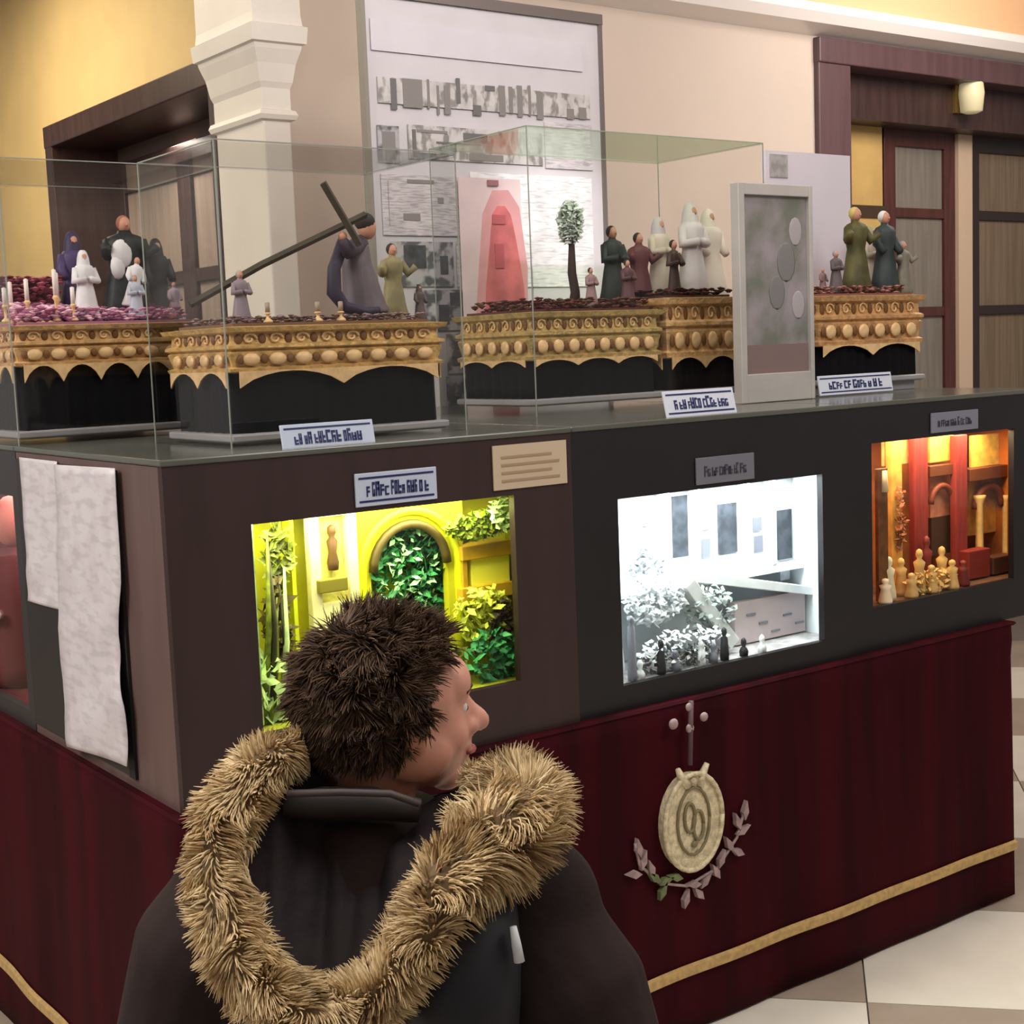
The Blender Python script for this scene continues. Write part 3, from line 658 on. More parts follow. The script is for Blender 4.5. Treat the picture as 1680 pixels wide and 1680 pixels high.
# ================================================================ BOARDS BEHIND
BY = 1.30
def sheet(name, parent, p0, p1, Y, m_, th=.003):
    a = onY(*p0, Y); b = onY(*p1, Y)
    return obj(name, M().box(a.x, b.x, Y - th, Y, b.z, a.z), m_, parent)
bd = thing('newspaper_board', 'tall white board covered with newspaper clippings behind the floats', 'display board', (1.67, BY, ZT + .012))
bx0, bx1 = 1.245, 2.115
obj('panel', M().box(bx0, bx1, BY, BY + .02, ZT + .012, 2.62), mat('white board', (.82, .80, .82), .4, var=.06, vs=6), bd)
al = mat('grey aluminium edge', (.50, .46, .45), .35, metal=.4)
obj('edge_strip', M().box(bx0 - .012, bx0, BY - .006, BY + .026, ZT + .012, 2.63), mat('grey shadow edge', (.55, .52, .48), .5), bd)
obj('edge_strip', M().box(bx1, bx1 + .016, BY - .006, BY + .026, ZT + .012, 2.63), al, bd)
obj('top_strip', M().box(bx0 - .013, bx1 + .017, BY - .008, BY + .028, 2.60, 2.632), al, bd)
np1 = print_mat('headline newsprint', (.80, .78, .78), (.56, .54, .53), 38, 22, .47, .2)
np2 = print_mat('column newsprint', (.84, .81, .83), (.70, .68, .69), 25, 220, .47, .2)
np3 = print_mat('photo newsprint', (.72, .71, .72), (.34, .35, .37), 22, 26, .50, .2)
np4 = print_mat('glare page', (.93, .92, .93), (.80, .80, .82), 20, 200, .42, .2)  # paler paper: the glare on the board put into its colour
Yp = BY - .002
sheet('clipping', bd, (606, 30), (955, 118), Yp, mat('blank white page', (.83, .81, .84), .5, var=.05, vs=9))
sheet('clipping', bd, (618, 125), (968, 196), Yp, np1); sheet('clipping', bd, (618, 205), (656, 268), Yp - .001, np3); sheet('clipping', bd, (668, 204), (890, 272), Yp, np1)
sheet('clipping', bd, (892, 200), (972, 280), Yp, np2); sheet('clipping', bd, (624, 285), (762, 388), Yp, np2)
sheet('clipping', bd, (770, 282), (975, 470), Yp, np4); sheet('clipping', bd, (640, 396), (745, 470), Yp, np3); sheet('clipping', bd, (748, 396), (800, 470), Yp, np2)
sheet('clipping', bd, (680, 476), (800, 540), Yp, np3); sheet('clipping', bd, (732, 548), (800, 610), Yp, np3); sheet('clipping', bd, (732, 618), (800, 688), Yp, np3)
# headline strokes: large dark unreadable capitals and picture patches
ink = mat('grey headline ink', (.52, .50, .49), .6); ink2 = mat('dark grey headline ink', (.42, .41, .41), .6)
for (x0_, y0_, x1_, y1_) in ((640, 128, 652, 180), (660, 128, 694, 178), (700, 130, 706, 178), (716, 140, 722, 188), (728, 140, 740, 188), (748, 128, 756, 170), (776, 172, 790, 190), (796, 140, 812, 150), (818, 140, 830, 190), (834, 142, 842, 186), (848, 140, 858, 192), (866, 140, 872, 190), (880, 150, 892, 196), (930, 178, 942, 196), (950, 176, 962, 196),
        (626, 215, 650, 262), (676, 212, 684, 258), (684, 212, 734, 220), (684, 250, 716, 262), (716, 232, 790, 240), (760, 218, 800, 236), (770, 252, 826, 266), (636, 296, 640, 370), (662, 350, 690, 362), (668, 294, 712, 302), (718, 324, 728, 334)):
    a = onY(x0_, y0_, Yp - .004); b = onY(x1_, y1_, Yp - .004)
    obj('headline_stroke', M().box(a.x, b.x, Yp - .0045, Yp - .003, b.z, a.z), ink if (x0_ + y0_) % 3 else ink2, bd)
for (x0_, y0_, x1_, y1_) in ((738, 480, 762, 500), (756, 500, 790, 530), (720, 500, 738, 532), (745, 560, 790, 572), (742, 585, 790, 598), (738, 650, 756, 682), (765, 625, 790, 640), (662, 402, 700, 440), (722, 420, 736, 450)):
    a = onY(x0_, y0_, Yp - .004); b = onY(x1_, y1_, Yp - .004)
    obj('picture_patch', M().box(a.x, b.x, Yp - .0045, Yp - .003, b.z, a.z), mat('slate print', (.26, .28, .31), .6, var=.5, vs=40), bd)
# tall pink-red poster of a robed figure
ps = thing('red_poster', 'tall pink red printed poster in front of the newspaper board', 'poster', (1.62, BY - .02, ZT + .012))
pk = mat('pink poster paper', (.88, .79, .80), .45, var=.12, vs=9); rd = mat('red poster print', (.84, .44, .45), .5, var=.3, vs=14)
a = onY(752, 290, BY - .02); b = onY(868, 690, BY - .02)
obj('poster_sheet', M().box(a.x, b.x, BY - .02, BY - .016, ZT + .013, a.z), pk, ps)
P = [onY(x_, y_, BY - .023) for x_, y_ in ((796, 545), (864, 545), (860, 470), (848, 400), (838, 352), (828, 338), (816, 338), (808, 352), (804, 400), (798, 470))]
obj('poster_print', M().prism(P, (0, .002, 0)), rd, ps)
P = [onY(x_, y_, BY - .0215) for x_, y_ in ((780, 545), (866, 545), (866, 440), (852, 340), (834, 312), (808, 312), (792, 350), (786, 440))]
obj('poster_print', M().prism(P, (0, .0012, 0)), mat('rose poster print', (.86, .62, .63), .5, var=.15, vs=12), ps)
for (x0_, y0_, x1_, y1_, mm_) in ((812, 400, 828, 440, 0), (806, 575, 852, 598, 1), (808, 612, 852, 660, 1), (800, 295, 818, 305, 1), (830, 500, 850, 520, 0), (808, 352, 830, 368, 0)):
    a = onY(x0_, y0_, BY - .026); b = onY(x1_, y1_, BY - .026)
    obj('print_patch', M().box(a.x, b.x, BY - .0265, BY - .0235, b.z, a.z), (mat('brick red print', (.68, .32, .34), .5), mat('mauve red print', (.58, .38, .40), .5))[mm_], ps)

# white sheet board right, and framed picture
wb = thing('white_board', 'plain white mounted sheet standing behind the framed picture', 'display board', (2.4, .7, ZT))
a = onY(1256, 246, .70); b = onY(1398, 560, .70)
obj('panel', M().box(a.x, b.x, .70, .715, ZT + .012, a.z), mat('lilac white sheet', (.86, .83, .87), .5, var=.04, vs=5), wb)
obj('printed_corner', M().box(onY(1262, 250, .699).x, onY(1292, 285, .699).x, .697, .6995, onY(1258, 290, .699).z, onY(1258, 252, .699).z), mat('grey print', (.70, .68, .68), .5, var=.3, vs=40), wb)
pf = thing('framed_picture', 'tall silver white frame with hazy grey picture standing on the case', 'picture frame', (1.85, .31, ZT + .012))
fy = .30
x0 = onY(1218, 640, fy).x; x1 = onY(1338, 640, fy).x; zt = onY(1280, 302, fy).z; zb = ZT + .013
sil = mat('silver white frame', (.74, .72, .70), .35, var=.1, vs=10)
obj('frame', M().box(x0, x0 + .022, fy, fy + .03, zb, zt).box(x1 - .014, x1, fy, fy + .03, zb, zt).box(x0 + .022, x1 - .014, fy + .001, fy + .029, zt - .03, zt).box(x0 + .022, x1 - .014, fy + .001, fy + .029, zb, zb + .075), sil, pf, bev=.002)
obj('picture', M().box(x0 + .02, x1 - .012, fy + .012, fy + .018, zb + .07, zt - .028), mat('hazy grey picture', (.62, .58, .60), .35, vs=9, col2=(.46, .47, .43)), pf)
obj('picture_base_print', M().box(x0 + .026, x1 - .018, fy + .010, fy + .0115, zb + .072, zb + .15), mat('mauve print', (.52, .43, .42), .4), pf)
for k, (px, py, r_) in enumerate(((1290, 430, .035), (1305, 380, .025), (1275, 480, .03), (1310, 500, .025))):
    p = onY(px, py, fy + .011); obj('picture_patch', M().sph((p.x, fy + .0115, p.z), (r_, .0012, r_ * 1.5), 14, 6), mat('pale picture haze', (.68, .65, .66), .35) if k % 2 else mat('dark picture haze', (.50, .49, .49), .35), pf, smooth=True)

# ================================================================ FLOATS (miniature processional platforms)
gold = mat('carved gilt wood', (.92, .74, .50), .5, var=.35, vs=45, metal=.1, bump=.5, bs=120)
goldl = mat('bright gilt', (.96, .80, .58), .45, var=.2, vs=50, metal=.1)
goldd = mat('gilt hollow shade', (.46, .30, .12), .6)
blackv = mat('black float skirt', (.035, .03, .045), .85, spec=.2)
traym = mat('silver grey tray', (.62, .61, .62), .3, var=.1, vs=8)
def paso(label, x0, x1, y0, y1, zb, zsk, zg, g_m, amp, per, top_m, tray=True, med=.045, base='rim'):
    root = thing('processional_float', label, 'float', ((x0 + x1) / 2, (y0 + y1) / 2, zb), 'miniature gilt floats on the display cases')
    if tray:
        obj('tray', M().rectloft(x0, x1, y0, y1, [(.015, zb), (.022, zb + .004), (.022, zb + .016), (.016, zb + .018)]), traym, root, bev=.002)
    # skirt with folds
    pts = []; n = int((2 * (x1 - x0) + 2 * (y1 - y0)) / .012)
    per_ = 2 * (x1 - x0) + 2 * (y1 - y0)
    def path(s_, off):
        W = x1 - x0; D = y1 - y0
        if s_ < D: return (x0 - off, y1 - s_)
        if s_ < D + W: return (x0 + s_ - D, y0 - off)
        if s_ < 2 * D + W: return (x1 + off, y0 + s_ - D - W)
        return (x1 - (s_ - 2 * D - W), y1 + off)
    def f(u, v):
        s_ = u * per_ * .9999; z = zb + .018 + v * (zg - zb - .03 + (zsk - zsk))
        x, y = path(s_, .004 + .005 * math.sin(s_ * 160) * (1 - v)); return (x, y, z)
    obj('skirt', M().grid(f, n, 3), blackv, root, smooth=True)
    # gilt basket
    h = zg - zsk
    prof = [(.002, zsk), (.016, zsk + .003), (.018, zsk + h * .10), (.008, zsk + h * .14), (.012, zsk + h * .3), (.016, zsk + h * .45), (.010, zsk + h * .50), (.020, zsk + h * .54), (.020, zsk + h * .60), (.010, zsk + h * .64), (.008, zsk + h * .85), (.022, zsk + h * .9), (.026, zg), (.0, zg + .002)]
    obj('gilt_basket', M().rectloft(x0, x1, y0, y1, prof), g_m, root)
    # scalloped hanging border
    def sc(side):
        W = (x1 - x0) if side == 'f' else (y1 - y0); k = max(2, round(W / per)); n_ = k * 8; P = []
        for i in range(n_ + 1):
            t_ = i / n_; P.append((t_ * W, zsk + .002 - amp * (1 - abs(math.sin(math.pi * k * t_)) ** .7)))
        return W, P
    for side in ('f', 'l', 'r'):
        W, P = sc(side)
        vs = []
        for a_, z_ in P:
            for zz in (zsk + .004, z_):
                vs.append((x0 + a_, y0 - .019, zz) if side == 'f' else ((x0 - .019, y0 + a_, zz) if side == 'l' else (x1 + .019, y0 + a_, zz)))
        fs = [(2 * i, 2 * i + 1, 2 * i + 3, 2 * i + 2) for i in range(len(P) - 1)]
        obj('scalloped_border', M().add(vs, fs), goldl if side != 'r' else g_m, root, solid=.003)
    # carved medallions
    mz = zsk + h * .30; mz2 = zsk + h * .74
    proto = obj('medallion', M().sph((0, 0, 0), (med * .36, .006, h * .14), 10, 6), goldl, root, smooth=True)
    proto.data.transform(Matrix.Translation(wloc(root)))
    sp = [(math.cos(k * .75) * med * .30 * (1 - k * .085), 0, math.sin(k * .75) * h * .14 * (1 - k * .085)) for k in range(10)]
    pr3 = obj('carved_scroll', M().tube(sp, .0028, 5), goldl, root, smooth=True); pr3.data.transform(Matrix.Translation(wloc(root)))
    pr2 = obj('hollow_shade', M().sph((0, 0, 0), (med * .16, .004, h * .11), 8, 6), goldd, root, smooth=True)  # raised dark oval, its colour stands for shade in the carving
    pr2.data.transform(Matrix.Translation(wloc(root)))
    first = [True, True, True]
    def put(src, idx, p, rz, s_=None):
        if first[idx]:
            src.location = Vector(p) - wloc(root); src.rotation_euler = (0, 0, rz); first[idx] = False
            if s_: src.scale = s_
        else: dup_child(src, root, p, rz, s_)
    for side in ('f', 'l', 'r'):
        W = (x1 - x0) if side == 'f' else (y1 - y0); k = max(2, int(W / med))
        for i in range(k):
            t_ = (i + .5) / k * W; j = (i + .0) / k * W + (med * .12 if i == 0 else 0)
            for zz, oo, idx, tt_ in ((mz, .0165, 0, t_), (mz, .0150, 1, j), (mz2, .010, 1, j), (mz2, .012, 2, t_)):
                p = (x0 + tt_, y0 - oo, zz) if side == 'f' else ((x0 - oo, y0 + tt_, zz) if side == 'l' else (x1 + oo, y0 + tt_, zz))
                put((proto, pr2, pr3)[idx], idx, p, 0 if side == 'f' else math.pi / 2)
    obj('top_bed', M().box(x0 + .004, x1 - .004, y0 + .004, y1 - .004, zg, zg + .008), top_m, root)
    return root
def flowers(label, x0, x1, y0, y1, z, hgt, n, r, mats, seed, slope=0):
    """low bed of small blossoms, one uncountable mass"""
    rr = random.Random(seed); qs = [M() for _ in mats]
    for k in range(n):
        x = rr.uniform(x0, x1); y = rr.uniform(y0, y1); zz = z + rr.random() * hgt + slope * (1 - (x - x0) / (x1 - x0)) * ((y - y0) / (y1 - y0))
        s_ = r * rr.uniform(.6, 1.3); q = qs[k % len(mats)]
        a0_ = rr.uniform(0, 3); c = Vector((x, y, zz)); vs = [c + Vector((0, 0, s_ * .4))]
        for j in range(5):
            a_ = a0_ + j * 1.2566; vs.append(c + Vector((math.cos(a_) * s_, math.sin(a_) * s_, s_ * .1)))
        vs.append(c - Vector((0, 0, s_ * .6)))
        q.add(vs, [(0, j + 1, (j + 1) % 5 + 1) for j in range(5)] + [(6, (j + 1) % 5 + 1, j + 1) for j in range(5)])
    first = None
    root = thing('flower_bed', label, 'flowers', ((x0 + x1) / 2, (y0 + y1) / 2, z)); root['kind'] = 'stuff'
    for q, m_ in zip(qs, mats):
        o = obj('blossoms', q, m_, root, fixn=False); o['kind'] = 'stuff'
    return root

skin = mat('figurine skin', (.76, .54, .44), .5)
def figurine(label, foot, h, robe, lean=(0, 0), hair=None, mantle=None, arms='fold', halo=False, sx=1.0, seed=0, head=True, hood=None, cat='figurine', sash=None):
    """carved standing figure in a long robe"""
    x, y, z = foot; t = thing('figurine', label, cat, foot)
    lx, ly = lean; R = Matrix.Rotation(math.atan2(lx, h), 3, 'Y') @ Matrix.Rotation(-math.atan2(ly, h), 3, 'X')
    fp = Vector(foot)
    def T(v): return fp + R @ Vector(v)
    b = M(); pr = [(.20, 0), (.215, .02), (.17, .2), (.135, .42), (.115, .52), (.135, .62), (.15, .74), (.12, .80), (.055, .83), (.045, .86)]
    b.lathe(foot, [(r * h * sx, zz * h) for r, zz in pr], 20, sy=.8, R=R, wob=.05, wn=7)
    for s_ in (-1, 1):
        sh = T((s_ * .125 * h * sx, 0, .76 * h)); 
        if arms == 'fold': el = T((s_ * .17 * h, -.04 * h, .58 * h)); ha = T((s_ * .03 * h, -.15 * h, .60 * h))
        elif arms == 'out': el = T((s_ * .20 * h, -.06 * h, .62 * h)); ha = T((s_ * .26 * h, -.14 * h, .70 * h))
        else: el = T((s_ * .16 * h, -.02 * h, .60 * h)); ha = T((s_ * .15 * h, -.12 * h, .50 * h))
        b.tube([sh, el, ha], [.055 * h, .06 * h, .045 * h], 8)
    o = obj('robe', b, robe, t, smooth=True)
    hd = M(); hd.sph(T((0, -.005 * h, .915 * h)), (.058 * h, .065 * h, .078 * h), 12, 8); hd.tube([T((0, 0, .82 * h)), T((0, 0, .88 * h))], .035 * h, 8)
    hd.sph(T((0, -.07 * h, .91 * h)), (.012 * h, .018 * h, .016 * h), 6, 4)
    if head: obj('head', hd, skin, t, smooth=True)
    if hair: obj('hair', M().sph(T((0, .018 * h, .93 * h)), (.068 * h, .068 * h, .078 * h), 12, 8), hair, t, smooth=True)
    if mantle:
        mt = M(); mt.lathe(tuple(T((0, .05 * h, 0))), [(.27 * h, 0), (.25 * h, .15 * h), (.20 * h, .5 * h), (.17 * h, .72 * h), (.11 * h, .82 * h), (.085 * h, .92 * h), (.06 * h, 1.0 * h), (.01 * h, 1.02 * h)], 20, sy=.7, R=R, wob=.05, wn=6)
        obj('mantle', mt, mantle, t, smooth=True)
    if hood:
        obj('veil', M().lathe(tuple(T((0, .02 * h, .70 * h))), [(.12 * h, 0), (.10 * h, .10 * h), (.085 * h, .22 * h), (.06 * h, .30 * h), (.005, .33 * h)], 14, R=R), hood, t, smooth=True)
    if sash: obj('sash', M().tube([T((-.12 * h, -.08 * h, .74 * h)), T((0, -.13 * h, .62 * h)), T((.11 * h, -.10 * h, .45 * h))], .022 * h, 6), sash, t, smooth=True)
    if halo:
        c = T((0, .05 * h, .94 * h)); obj('halo', M().tube([c + Vector((math.cos(a * .4488) * .13 * h, 0, math.sin(a * .4488) * .13 * h)) for a in range(15)], .008 * h + .001, 6), goldl, t, smooth=True)
    return t
def candle(label, foot, h, group, m_w):
    t = thing('candle_holder', label, 'candle', foot, group); x, y, z = foot
    obj('holder', M().lathe(foot, [(.010, 0), (.010, .004), (.003, .010), (.004, h * .4), (.008, h * .45), (.005, h * .5)], 8), goldl, t, smooth=True)
    obj('candle', M().lathe((x, y, z + h * .48), [(.005, 0), (.005, h * .5), (.0015, h * .52)], 8), m_w, t, smooth=True)
    return t
waxm = mat('white wax', (.93, .88, .86), .5)

# ---- float A (left, mauve flowers, mourning scene)
ya = .80
zA = ZT + .012
paso('gilt float with mauve flowers and black skirt at far left', 0.03, .455, ya, ya + .36, zA + .012, 1.580, 1.668, gold, .036, .085, mat('mauve bed', (.62, .40, .52), .8), med=.05)
fl = [mat('mauve petal', (.86, .62, .76), .7), mat('pink petal', (.96, .82, .88), .7), mat('deep mauve petal', (.66, .38, .54), .7)]
flowers('bed of mauve and pink blossoms on the far left float', 0.035, .43, ya + .01, ya + .34, 1.676, .028, 1500, .009, fl, 4, .05)
flowers('dark red blossoms banked behind the mauve bed', 0.04, .21, ya + .22, ya + .335, 1.69, .10, 800, .010, [mat('wine petal', (.50, .18, .26), .7), mat('rose petal', (.68, .34, .42), .7)], 5)
whiter = mat('white figurine cloth', (.88, .87, .88), .6, var=.15, vs=30); blk = mat('black figurine cloth', (.05, .05, .07), .6); blk2 = mat('dark green black cloth', (.06, .09, .10), .6)
purp = mat('purple figurine cloth', (.25, .18, .36), .6); ginger = mat('ginger hair', (.62, .38, .28), .7)
def fpos(px, py, Y, z): p = onY(px, py, Y); return (p.x, Y, z)
figurine('white robed kneeling figurine on the mauve flowers', fpos(142, 500, ya + .10, 1.68), .155, whiter, hood=whiter, arms='fold')
figurine('purple hooded figurine standing behind the white robed one on the far left float', fpos(122, 440, ya + .26, 1.68), .21, purp, hood=mat('dark violet cloth', (.16, .10, .26), .6), arms='down')
figurine('ginger haired figurine in wide black cloak with white collar on the far left float', fpos(212, 500, ya + .16, 1.68), .245, blk2, hair=ginger, mantle=None, arms='out', sx=1.35, hood=None)
p = onY(207, 415, ya + .10)
obj('white_collar', M().sph((p.x, ya + .128, p.z), (.026, .012, .034), 12, 8).sph((p.x - .012, ya + .126, p.z - .03), (.018, .010, .030), 10, 6), whiter, bpy.data.objects['figurine.002'], smooth=True)
p = onY(205, 418, ya + .10)
t = figurine('small white draped body held up against the black cloak', (p.x, ya + .075, 1.71), .115, whiter, arms='down', lean=(.02, 0))
figurine('black draped figurine at the right side of the far left float', fpos(262, 500, ya + .18, 1.68), .19, blk, hood=blk, arms='down')
figurine('small silver clad figurine in front of the black cloaks', fpos(225, 520, ya + .05, 1.68), .10, mat('silver cloth', (.70, .72, .78), .4), hair=mat('grey hair', (.6, .6, .62), .6))
figurine('tiny white figurine by the right rim of the far left float', fpos(288, 520, ya + .06, 1.68), .085, mat('pale mauve cloth', (.70, .62, .68), .6), arms='down')
for k, (px, dy) in enumerate(((8, .03), (45, .05), (92, .04), (120, .02), (18, .16), (95, .15))):
    candle('small white candle in a gilt holder among the mauve flowers', fpos(px, 500, ya + dy, 1.678), .075 + .02 * (k % 3), 'candles on the far left float', waxm)

# ---- float B (cross bearer)
yb = .20
paso('gilt float carrying the cross bearer in the first glass case', .245, .700, yb, yb + .26, zA + .006, 1.552, 1.640, mat('yellow gilt wood', (.90, .74, .46), .42, var=.3, vs=45, metal=.25, bump=.5, bs=120), .030, .20, mat('brown bed', (.45, .33, .22), .8), med=.055)
flowers('low brown and mauve moss around the cross bearer', .25, .69, yb + .01, yb + .24, 1.648, .014, 700, .007, [mat('moss brown', (.46, .36, .28), .8), mat('moss mauve', (.58, .48, .50), .8)], 6)
# bent Nazarene
Yc = yb + .12
def Bp(px, py, Y=Yc): return onY(px, py, Y)
nz_ = thing('cross_bearer', 'bent dark robed cross bearer figurine under the leaning cross', 'figurine', (Bp(600, 520).x, Yc, 1.648))
f0 = Bp(612, 512); ba = Bp(570, 395); hd_ = Bp(600, 365)
rb = M()
rb.tube([Bp(600, 516), Bp(592, 470), Bp(585, 430), Bp(588, 398)], [.050, .040, .032, .022], 14)
rb.sph(Bp(600, 508), (.055, .04, .022), 14, 8)
remesh(obj('robe', rb, mat('grey mauve robe', (.42, .37, .40), .6, var=.25, vs=20), nz_, smooth=True), .004, 4)
dr = M().tube([Bp(562, 400, Yc - .02), Bp(548, 440, Yc - .03), Bp(548, 480, Yc - .035), Bp(566, 504, Yc - .04), Bp(600, 512, Yc - .045), Bp(622, 508, Yc - .045)], [.014, .014, .016, .013, .010, .007], 10)
obj('robe_train', dr, mat('dark navy cloth', (.16, .13, .22), .6), nz_, smooth=True)
sl_ = M().tube([Bp(590, 400), Bp(572, 412, Yc - .05), Bp(560, 392, Yc - .06)], [.020, .017, .010], 10)
obj('sleeve', sl_, mat('dark violet sleeve', (.24, .19, .26), .6), nz_, smooth=True)
obj('hand', M().sph(Bp(562, 388, Yc - .06), (.010, .009, .010), 8, 6), skin, nz_, smooth=True)
obj('head', M().sph(Bp(602, 374), (.020, .020, .025), 12, 8), skin, nz_, smooth=True)
obj('hair', M().sph(Bp(598, 364), (.022, .023, .020), 12, 8), mat('dark brown hair', (.16, .11, .10), .7), nz_, smooth=True)
cro = thing('wooden_cross', 'dark green brown wooden cross leaning down over the cross bearer', 'cross', tuple(Bp(595, 375)))
cw = mat('dark olive wood', (.25, .22, .16), .55, var=.3, vs=30)
obj('upright', M().tube([Bp(600, 352, Yc - .06), Bp(430, 434, Yc - .04), Bp(312, 500, Yc - .02)], .0075, 4), cw, cro)
obj('crossbar', M().tube([Bp(530, 300, Yc - .075), Bp(590, 402, Yc - .075)], .0085, 4), cw, cro)
figurine('small grey figurine by the left rim of the cross bearer float', fpos(397, 520, yb + .07, 1.648), .105, mat('grey mauve cloth', (.52, .46, .50), .6), hair=mat('grey hair', (.6, .6, .62), .6))
figurine('olive gold figurine behind the cross bearer', fpos(648, 520, yb + .18, 1.648), .17, mat('olive gold cloth', (.56, .52, .36), .6, var=.3, vs=25), hair=mat('dark brown hair', (.16, .11, .10), .7), arms='out')
figurine('dark low figurine at the right rim of the cross bearer float', fpos(690, 520, yb + .10, 1.648), .075, mat('brown grey cloth', (.34, .29, .28), .6), arms='down', hood=mat('brown grey cloth', (.34, .29, .28), .6))
for k, px in enumerate((440, 522, 560)):
    candle('small dull candle on the rim of the cross bearer float', fpos(px, 530, yb + .02, 1.648), .04, 'candles on the cross bearer float', mat('dull wax', (.62, .54, .46), .5))

# ---- floats C and D in the big glass case
yc = .50
paso('flat bordered gilt float with the olive tree in the long glass case', 1.19, 1.592, yc, yc + .28, zA + .022, 1.545, 1.665, mat('olive gilt wood', (.84, .72, .46), .42, var=.35, vs=45, metal=.25, bump=.5, bs=120), .016, .13, mat('dark red bed', (.34, .14, .12), .8), med=.05)
flowers('dark red blossoms around the olive tree', 1.19, 1.60, yc + .0, yc + .26, 1.674, .026, 650, .009, [mat('wine red petal', (.36, .10, .10), .8), mat('brown petal', (.40, .26, .20), .8)], 7)
paso('gilt float with white robed figures in the long glass case', 1.645, 1.89, yc, yc + .28, zA + .022, 1.535, 1.695, gold, .030, .12, mat('dark bed', (.25, .16, .12), .8), med=.05)
flowers('dark brown roses around the white robed figures', 1.65, 1.885, yc + .0, yc + .26, 1.703, .018, 320, .010, [mat('dark brown petal', (.20, .12, .09), .8), mat('wine red petal', (.36, .10, .10), .8)], 8)
# olive tree
tr = thing('olive_tree', 'model olive tree with pale grey green crown on the flat bordered float', 'tree', fpos(938, 480, yc + .14, 1.675))
tp = onY(938, 395, yc + .14); tx = tp.x
obj('trunk', M().tube([(tx, yc + .14, 1.675), (tx + .006, yc + .14, 1.72), (tx - .003, yc + .14, 1.77), (tx, yc + .14, 1.87)], [.018, .013, .012, .007], 10), mat('dark bark', (.20, .12, .10), .8), tr, smooth=True)
leaves('crown', tuple(onY(935, 365, yc + .14)), (.036, .036, .058), 700, .011, mat('pale olive leaf', (.88, .92, .88), .6, var=.3, vs=50), tr, 31)
figurine('dark green robed figurine right of the olive tree', fpos(1007, 480, yc + .14, 1.68), .215, mat('dark green cloth', (.10, .14, .13), .6), hair=mat('black hair', (.08, .07, .07), .6))
figurine('pink grey kneeling figurine at the foot of the olive tree', fpos(970, 480, yc + .08, 1.68), .10, mat('pink grey cloth', (.58, .46, .46), .6), hair=mat('dark brown hair', (.16, .11, .10), .7))
figurine('burgundy robed figurine near the middle of the long glass case', fpos(1050, 480, yc + .16, 1.68), .20, mat('burgundy cloth', (.40, .20, .22), .6), hair=mat('dark brown hair', (.16, .11, .10), .7), arms='out', sx=1.1)
figurine('small wine robed figurine between olive tree and burgundy robe', fpos(1030, 480, yc + .06, 1.68), .12, mat('wine cloth', (.34, .20, .22), .6), hair=mat('black hair', (.08, .07, .07), .6))
figurine('ivory robed figurine left of the dark column figure', fpos(1084, 485, yc + .17, 1.70), .22, mat('ivory cloth', (.82, .76, .70), .6), hood=mat('pale lilac cloth', (.76, .72, .75), .6))
figurine('slim dark brown figurine between the white robed figures', fpos(1107, 485, yc + .08, 1.70), .155, mat('dark brown cloth', (.24, .16, .13), .6), hair=mat('black hair', (.08, .07, .07), .6), sx=.7)
figurine('tall white robed figurine in the middle of the white figure group', fpos(1137, 485, yc + .15, 1.70), .26, mat('lilac white cloth', (.84, .80, .81), .6, var=.12, vs=25), hood=mat('lilac white cloth', (.84, .80, .81), .6), arms='fold')
figurine('large white hooded figurine at the right of the white figure group', fpos(1166, 485, yc + .20, 1.70), .25, mat('warm white cloth', (.90, .85, .80), .6), hood=mat('warm white cloth', (.90, .85, .80), .6), arms='down', sx=1.1)
for k, px in enumerate((1120, 1178)):
    pass
# ---- float E (rightmost)
ye = .42
ex0 = onY(1342, 560, ye).x; ex1 = onY(1500, 560, ye).x
paso('gilt float with plume figures at the right beside the doorway', ex0, ex1, ye, ye + .22, zA + .026, 1.548, 1.690, mat('orange gilt wood', (.88, .68, .46), .42, var=.3, vs=45, metal=.25, bump=.5, bs=120), .03, .20, mat('pink brown bed', (.50, .32, .28), .8), med=.065)
obj('plinth', M().box(ex0, ex1, ye, ye + .22, zA, zA + .027), traym, bpy.data.objects['processional_float.004'], bev=.002)
flowers('pinkish brown blossoms on the rightmost float', ex0, ex1 - .01, ye + .015, ye + .20, 1.698, .022, 420, .009, [mat('dusty pink petal', (.70, .50, .46), .8), mat('brown petal', (.40, .26, .20), .8)], 9)
figurine('green gold robed figurine on the rightmost float', fpos(1405, 480, ye + 0.101, 1.70), 0.254, mat('green gold cloth', (.36, .34, .16), .6, var=.5, vs=20), hair=mat('gold hair', (.80, .72, .40), .6), arms='out')
figurine('tall ivory robed figurine in the middle of the rightmost float', fpos(1430, 480, ye + 0.180, 1.70), 0.205, mat('ivory cloth', (.82, .76, .70), .6), hood=mat('pale olive cloth', (.62, .62, .42), .6))
figurine('dark teal robed figurine with white cap on the rightmost float', fpos(1452, 480, ye + 0.101, 1.70), 0.246, mat('dark teal cloth', (.20, .25, .25), .6, var=.4, vs=25), hair=whiter, arms='down')
figurine('grey clad figurine at the right rim of the rightmost float', fpos(1482, 480, ye + 0.086, 1.70), 0.156, mat('grey olive cloth', (.52, .50, .44), .6, var=.3, vs=25), hair=mat('grey hair', (.6, .6, .62), .6), arms='out')
figurine('small grey figurine at the left rim of the rightmost float', fpos(1372, 480, ye + 0.058, 1.70), 0.123, mat('dark grey cloth', (.36, .32, .33), .6), hair=mat('grey hair', (.6, .6, .62), .6))
figurine('crouching rose grey figurine at the front of the rightmost float', fpos(1350, 480, ye + 0.086, 1.70), 0.074, mat('rose grey cloth', (.52, .40, .40), .6), arms='down')

